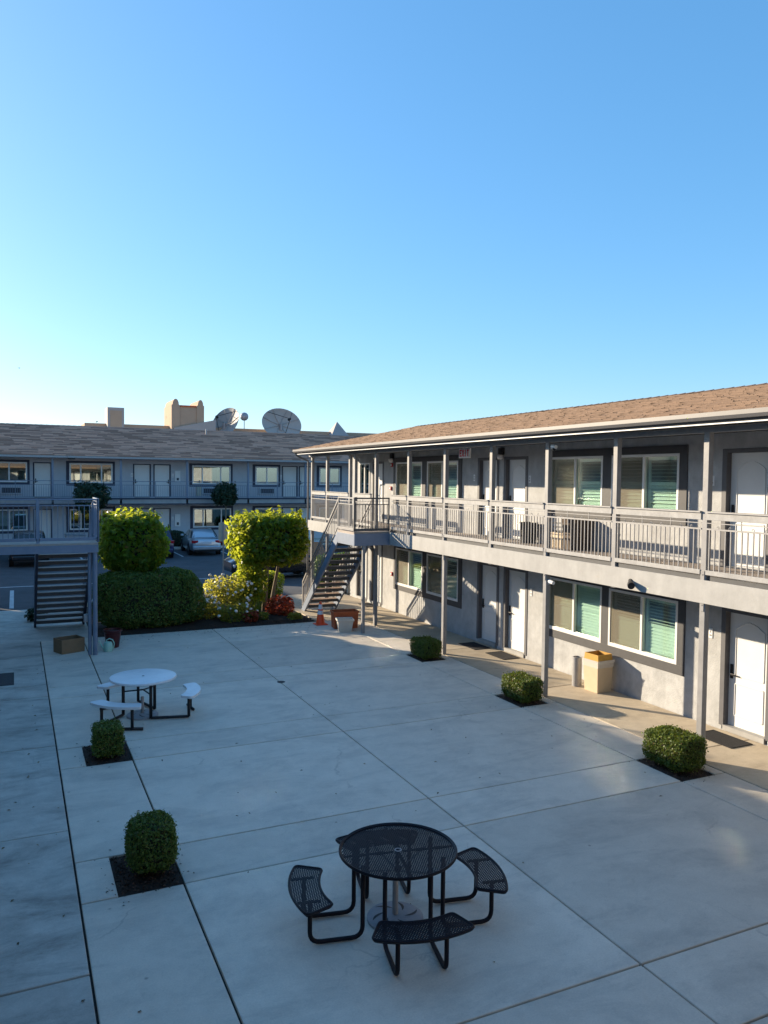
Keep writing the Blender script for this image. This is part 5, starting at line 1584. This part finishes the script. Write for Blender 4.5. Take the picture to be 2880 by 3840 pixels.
t = thing("picnic_table", (2.16, 15.27, 0), "white round picnic table with three curved white benches on black legs", "picnic table", R(-14), group="round courtyard tables with attached seats")
m = MB(); m.lathe([(0.02, 0.70), (0.57, 0.70), (0.60, 0.705), (0.612, 0.715), (0.612, 0.735), (0.603, 0.748), (0.585, 0.752), (0.02, 0.752)], (0, 0, 0), 64); top = m.build("table_top", M['tabletop'], t, local=True, smooth=True)
m = MB(); m.lathe([(0.024, 0.7525), (0.024, 0.7545)], (0, 0, 0), 16); m.build("umbrella_hole", M['hood'], top, local=True)
wp = arc_shape(0.80, 1.06, R(30), 0.06)
sm = MB(); sm.prism([(p.x, p.y) for p in wp], 0.415, 0.46); wseat = sm.mesh("bench", M['tabletop'])
lmA = MB(); lmA.tube([(0.91, 0, 0.03), (0.91, 0, 0.415)], 0.028, 10); legA = lmA.mesh("bench_leg", M['blackmetal'], True)
ft = MB(); ft.tube([(0.91, -0.19, 0.03), (0.91, 0.19, 0.03)], 0.027, 10); foot_me = ft.mesh("foot_bar", M['blackmetal'], True)
tl = MB(); tl.tube([(0.36, 0, 0.03), (0.36, 0, 0.70)], 0.03, 10); tl_me = tl.mesh("table_leg", M['blackmetal'], True)
for a in (0, 122, 244):
    o = inst("bench", wseat, t, (0, 0, 0), (0, 0, R(a)), world=False); b_ = o.modifiers.new("bevel", 'BEVEL'); b_.width = 0.012; b_.segments = 2
    for da in (-20, 20):
        inst("bench_leg", legA, t, (0, 0, 0), (0, 0, R(a + da)), world=False)
    inst("foot_bar", foot_me, t, (0, 0, 0), (0, 0, R(a + 20)), world=False)
    la = a - 62
    inst("table_leg", tl_me, t, (0, 0, 0), (0, 0, R(la)), world=False)
    m = MB(); pa = (0.36 * math.cos(R(la)), 0.36 * math.sin(R(la)), 0.035); pb = (0.91 * math.cos(R(a - 20)), 0.91 * math.sin(R(a - 20)), 0.035)
    m.tube([pa, pb], 0.027, 10); m.build("floor_bar", M['blackmetal'], t, local=True, smooth=True)
    m = MB(); m.tube([(0.36 * math.cos(R(la)), 0.36 * math.sin(R(la)), 0.47), (0, 0, 0.49)], 0.014, 8); m.build("brace", M['blackmetal'], t, local=True)

# ------------------------------------------------------------------ small things
# trash can by the lower window
t = thing("trash_can", (11.36, 13.28, 0), "tan square trash can with yellow cardboard insert and clear bag below the window", "trash can", R(4))
m = MB()
def frustum(m, a, b, z0, z1, open_top=False, th=0.012):
    vs = [(-a, -a, z0), (a, -a, z0), (a, a, z0), (-a, a, z0), (-b, -b, z1), (b, -b, z1), (b, b, z1), (-b, b, z1)]
    fs = [(0, 3, 2, 1), (0, 1, 5, 4), (1, 2, 6, 5), (2, 3, 7, 6), (3, 0, 4, 7)]
    if not open_top: fs.append((4, 5, 6, 7))
    else:
        vs += [(-b + th, -b + th, z1), (b - th, -b + th, z1), (b - th, b - th, z1), (-b + th, b - th, z1), (-a + th, -a + th, z0 + th), (a - th, -a + th, z0 + th), (a - th, a - th, z0 + th), (-a + th, a - th, z0 + th)]
        fs += [(4, 5, 9, 8), (5, 6, 10, 9), (6, 7, 11, 10), (7, 4, 8, 11), (8, 9, 13, 12), (9, 10, 14, 13), (10, 11, 15, 14), (11, 8, 12, 15), (12, 13, 14, 15)]
    return m.add(vs, fs)
frustum(m, 0.195, 0.222, 0.0, 0.69, True); m.build("body", M['tanbin'], t, local=True, bevel=0.012)
m = MB(); frustum(m, 0.208, 0.198, 0.69, 0.82, True, 0.008); m.build("cardboard_insert", M['yellowcard'], t, local=True)
m = MB(); frustum(m, 0.223, 0.238, 0.54, 0.695, False); m.f = m.f[1:5]
m.build("plastic_bag", M['bag'], t, local=True)
m = MB(); frustum(m, 0.232, 0.252, 0.64, 0.705); m.f = m.f[1:5]; m.build("bag_cuff", M['bag'], t, local=True)
t = thing("ash_can", (11.20, 13.78, 0), "slim steel ash can beside the tan trash can", "ash can")
m = MB(); m.lathe([(0.10, 0.0), (0.105, 0.02), (0.105, 0.60), (0.11, 0.60), (0.11, 0.64), (0.085, 0.65), (0.085, 0.60), (0.02, 0.60)], (0, 0, 0), 20); m.build("body", M['greymetal'], t, local=True, smooth=True)
m = MB(); m.lathe([(0.083, 0.615), (0.02, 0.618)], (0, 0, 0), 16); m.build("sand", M['base'], t, local=True)
# upper walkway items
t = thing("storage_bin", (11.38, 14.10, 2.985), "dark brown square bin on the upper walkway behind the railing", "bin")
m = MB(); frustum(m, 0.20, 0.24, 0.0, 0.66, True); m.build("body", M['brownbin'], t, local=True, bevel=0.012)
m = MB(); frustum(m, 0.245, 0.255, 0.60, 0.68, True); m.build("rim", M['brownbin'], t, local=True)
t = thing("cardboard_stack", (11.42, 14.62, 2.985), "tan carton with wire basket on the upper walkway left of the dark bin", "carton")
m = MB(); m.box(-0.20, 0.20, -0.22, 0.22, 0, 0.36); m.build("carton", M['tanbin'], t, local=True, bevel=0.006)
m = MB()
for z in (0.38, 0.47, 0.56): m.tube([(-.18, -.2, z), (.18, -.2, z), (.18, .2, z), (-.18, .2, z)], 0.006, 5, True)
for x, y in ((-.18, -.2), (.18, -.2), (.18, .2), (-.18, .2), (0, -.2), (0, .2), (-.18, 0), (.18, 0)): m.tube([(x, y, .36), (x, y, .56)], 0.005, 5)
m.build("wire_basket", M['blackmetal'], t, local=True)
t = thing("waste_basket", (11.44, 16.02, 2.985), "small black waste basket on the upper walkway by the white doors", "bin")
m = MB(); frustum(m, 0.13, 0.155, 0.0, 0.50, True); m.build("body", M['blackmetal'], t, local=True, bevel=0.01)
m = MB(); frustum(m, 0.158, 0.165, 0.46, 0.51, True); m.build("rim", M['blackmetal'], t, local=True)
# doormats
for (x, y, w, l, lab) in ((11.28, 18.2, 0.50, 0.85, "black doormat at the left of the two lower white doors"), (11.34, 16.92, 0.50, 0.85, "black doormat at the right of the two lower white doors"),
                          (11.24, 9.86, 0.52, 0.85, "dark grey doormat before the near ground floor door"), (11.38, 25.6, 0.42, 0.75, "small black doormat by the doors beyond the stairs")):
    t = thing("doormat", (x, y, 0), lab, "doormat", group="doormats along the right walkway")
    m = MB(); m.box(-w / 2, w / 2, -l / 2, l / 2, 0.0, 0.012); q = m.build("pile", M['mat'], t, local=True, bevel=0.004)
    m = MB()
    for a in (-1, 1): m.box(a * w / 2 - 0.02 * (a > 0), a * w / 2 + 0.02 * (a < 0), -l / 2, l / 2, 0.012, 0.016); m.box(-w / 2 + 0.02, w / 2 - 0.02, a * l / 2 - 0.02 * (a > 0), a * l / 2 + 0.02 * (a < 0), 0.012, 0.016)
    m.build("border", M['rubber'], q, local=True)
t = thing("floor_mat", (-0.42, 19.15, 0), "flat grey mat lying on the left walkway at the picture edge", "mat")
m = MB(); m.box(-0.36, 0.36, -0.58, 0.58, 0.002, 0.012); m.build("pile", pm("grey_mat", (0.07, 0.07, 0.072), 0.95, 0.2, 30, 0.5, 120), t, local=True, bevel=0.003)
# drain
t = thing("floor_drain", (5.30, 16.6, 0), "small dark round drain on the middle paving joint", "drain")
m = MB(); m.lathe([(0.09, 0.001), (0.09, 0.006), (0.075, 0.006)], (0, 0, 0), 18); m.build("ring", M['blackmetal'], t, local=True)
m = MB()
for i in range(-2, 3): m.box(-0.06, 0.06, i * 0.025 - 0.006, i * 0.025 + 0.006, 0.003, 0.007)
m.build("grate", M['blackmetal'], t, local=True)
# cone
t = thing("traffic_cone", (8.52, 22.75, 0), "orange traffic cone with pale collars near the foot of the stairs", "traffic cone")
m = MB(); m.box(-0.19, 0.19, -0.19, 0.19, 0.0, 0.03); m.build("base", M['orange'], t, local=True, bevel=0.015)
m = MB(); m.lathe([(0.145, 0.03), (0.135, 0.06), (0.035, 0.70), (0.028, 0.71), (0.018, 0.71)], (0, 0, 0), 28); c = m.build("cone", M['orange'], t, local=True, smooth=True)
def collar(z0, z1):
    rr = lambda z: 0.135 - (z - 0.06) * (0.10 / 0.64) + 0.003
    m = MB(); m.lathe([(rr(z0), z0), (rr(z1), z1)], (0, 0, 0), 28, cap=False); m.build("collar", M['reflect'], c, local=True, smooth=True)
collar(0.32, 0.44); collar(0.48, 0.63)
# orange planter and pale bin by the stairs
def trough(name, loc, a0, a1, d0, d1, h, mat, label, cat, rz=0.0, panel=None):
    t = thing(name, loc, label, cat, rz)
    m = MB(); th = 0.015
    o_ = [(-a0, -d0, 0), (a0, -d0, 0), (a0, d0, 0), (-a0, d0, 0), (-a1, -d1, h), (a1, -d1, h), (a1, d1, h), (-a1, d1, h)]
    i_ = [(-a1 + th, -d1 + th, h), (a1 - th, -d1 + th, h), (a1 - th, d1 - th, h), (-a1 + th, d1 - th, h), (-a0 + th, -d0 + th, th), (a0 - th, -d0 + th, th), (a0 - th, d0 - th, th), (-a0 + th, d0 - th, th)]
    m.add(o_ + i_, [(0, 3, 2, 1), (0, 1, 5, 4), (1, 2, 6, 5), (2, 3, 7, 6), (3, 0, 4, 7), (4, 5, 9, 8), (5, 6, 10, 9), (6, 7, 11, 10), (7, 4, 8, 11), (8, 9, 13, 12), (9, 10, 14, 13), (10, 11, 15, 14), (11, 8, 12, 15), (12, 13, 14, 15)])
    m.build("body", mat, t, local=True, bevel=0.01)
    m = MB(); w = 0.018
    m.box(-a1 - w, a1 + w, -d1 - w, -d1, h - 0.05, h + 0.004); m.box(-a1 - w, a1 + w, d1, d1 + w, h - 0.05, h + 0.004); m.box(-a1 - w, -a1, -d1, d1, h - 0.05, h + 0.004); m.box(a1, a1 + w, -d1, d1, h - 0.05, h + 0.004)
    m.build("rim", mat, t, local=True, bevel=0.006)
    return t
trough("planter_box", (9.02, 22.0, 0), 0.36, 0.38, 0.20, 0.22, 0.52, M['terracotta'], "large terracotta coloured planter box behind the pale bin", "planter", R(-8))
trough("pale_bin", (8.80, 21.45, 0), 0.18, 0.235, 0.16, 0.21, 0.38, M['whitebin'], "pale grey tapered bin in front of the terracotta planter", "bin", R(-14))
# cardboard box
t = thing("cardboard_box", (1.22, 21.62, 0), "open brown cardboard box on the paving beside the blue landing post", "box", R(22))
m = MB()
w, l, h, th = 0.24, 0.30, 0.36, 0.012
m.box(-l, l, -w, w, 0, th); m.box(-l, l, -w, -w + th, th, h); m.box(-l, l, w - th, w, th, h); m.box(-l, -l + th, -w + th, w - th, th, h); m.box(l - th, l, -w + th, w - th, th, h)
m.build("carton", M['card'], t, local=True)
for (a, b, fl) in (((-l, -w, h), (l, -w, h), (0, 0.03, -0.12)), ((-l, w, h), (l, w, h), (0, -0.02, -0.14))):
    q = MB(); A, B, D = Vector(a), Vector(b), Vector(fl)
    q.add([A + Vector((th, fl[1] * .5, 0)), B + Vector((-th, fl[1] * .5, 0)), B + D + Vector((-th, fl[1] * .5, 0)), A + D + Vector((th, fl[1] * .5, 0))], [(0, 1, 2, 3)]); q.build("flap", M['cardin'], t, local=True)
# pot, watering can
t = thing("flower_pot", (2.30, 21.75, 0), "dark maroon glazed flower pot in front of the hedge", "flower pot")
m = MB(); m.lathe([(0.155, 0.0), (0.165, 0.03), (0.215, 0.40), (0.245, 0.42), (0.25, 0.46), (0.24, 0.475), (0.215, 0.475), (0.205, 0.42), (0.02, 0.41)], (0, 0, 0), 30); m.build("body", M['maroon'], t, local=True, smooth=True)
m = MB(); m.lathe([(0.20, 0.425), (0.02, 0.435)], (0, 0, 0), 20); m.build("soil", M['soil'], t, local=True)
t = thing("watering_can", (2.14, 21.28, 0), "mint green plastic watering can beside the maroon pot", "watering can", R(-12))
m = MB(); m.lathe([(0.105, 0.0), (0.118, 0.02), (0.105, 0.20), (0.085, 0.235), (0.05, 0.245), (0.045, 0.235), (0.02, 0.23)], (0, 0, 0), 24); m.build("body", M['mint'], t, local=True, smooth=True)
m = MB(); m.tube([(-0.09, 0, 0.05), (-0.16, 0, 0.14), (-0.205, 0, 0.24)], [0.028, 0.02, 0.017], 10); m.tube([(-0.20, 0, 0.232), (-0.222, 0, 0.272)], [0.018, 0.032], 10); m.build("spout", M['mint'], t, local=True, smooth=True)
m = MB(); m.tube([(-0.045, 0, 0.225), (-0.04, 0, 0.29), (0.03, 0, 0.325), (0.11, 0, 0.29), (0.15, 0, 0.20), (0.135, 0, 0.10), (0.105, 0, 0.055)], 0.014, 10); m.build("handle", M['mint'], t, local=True, smooth=True)
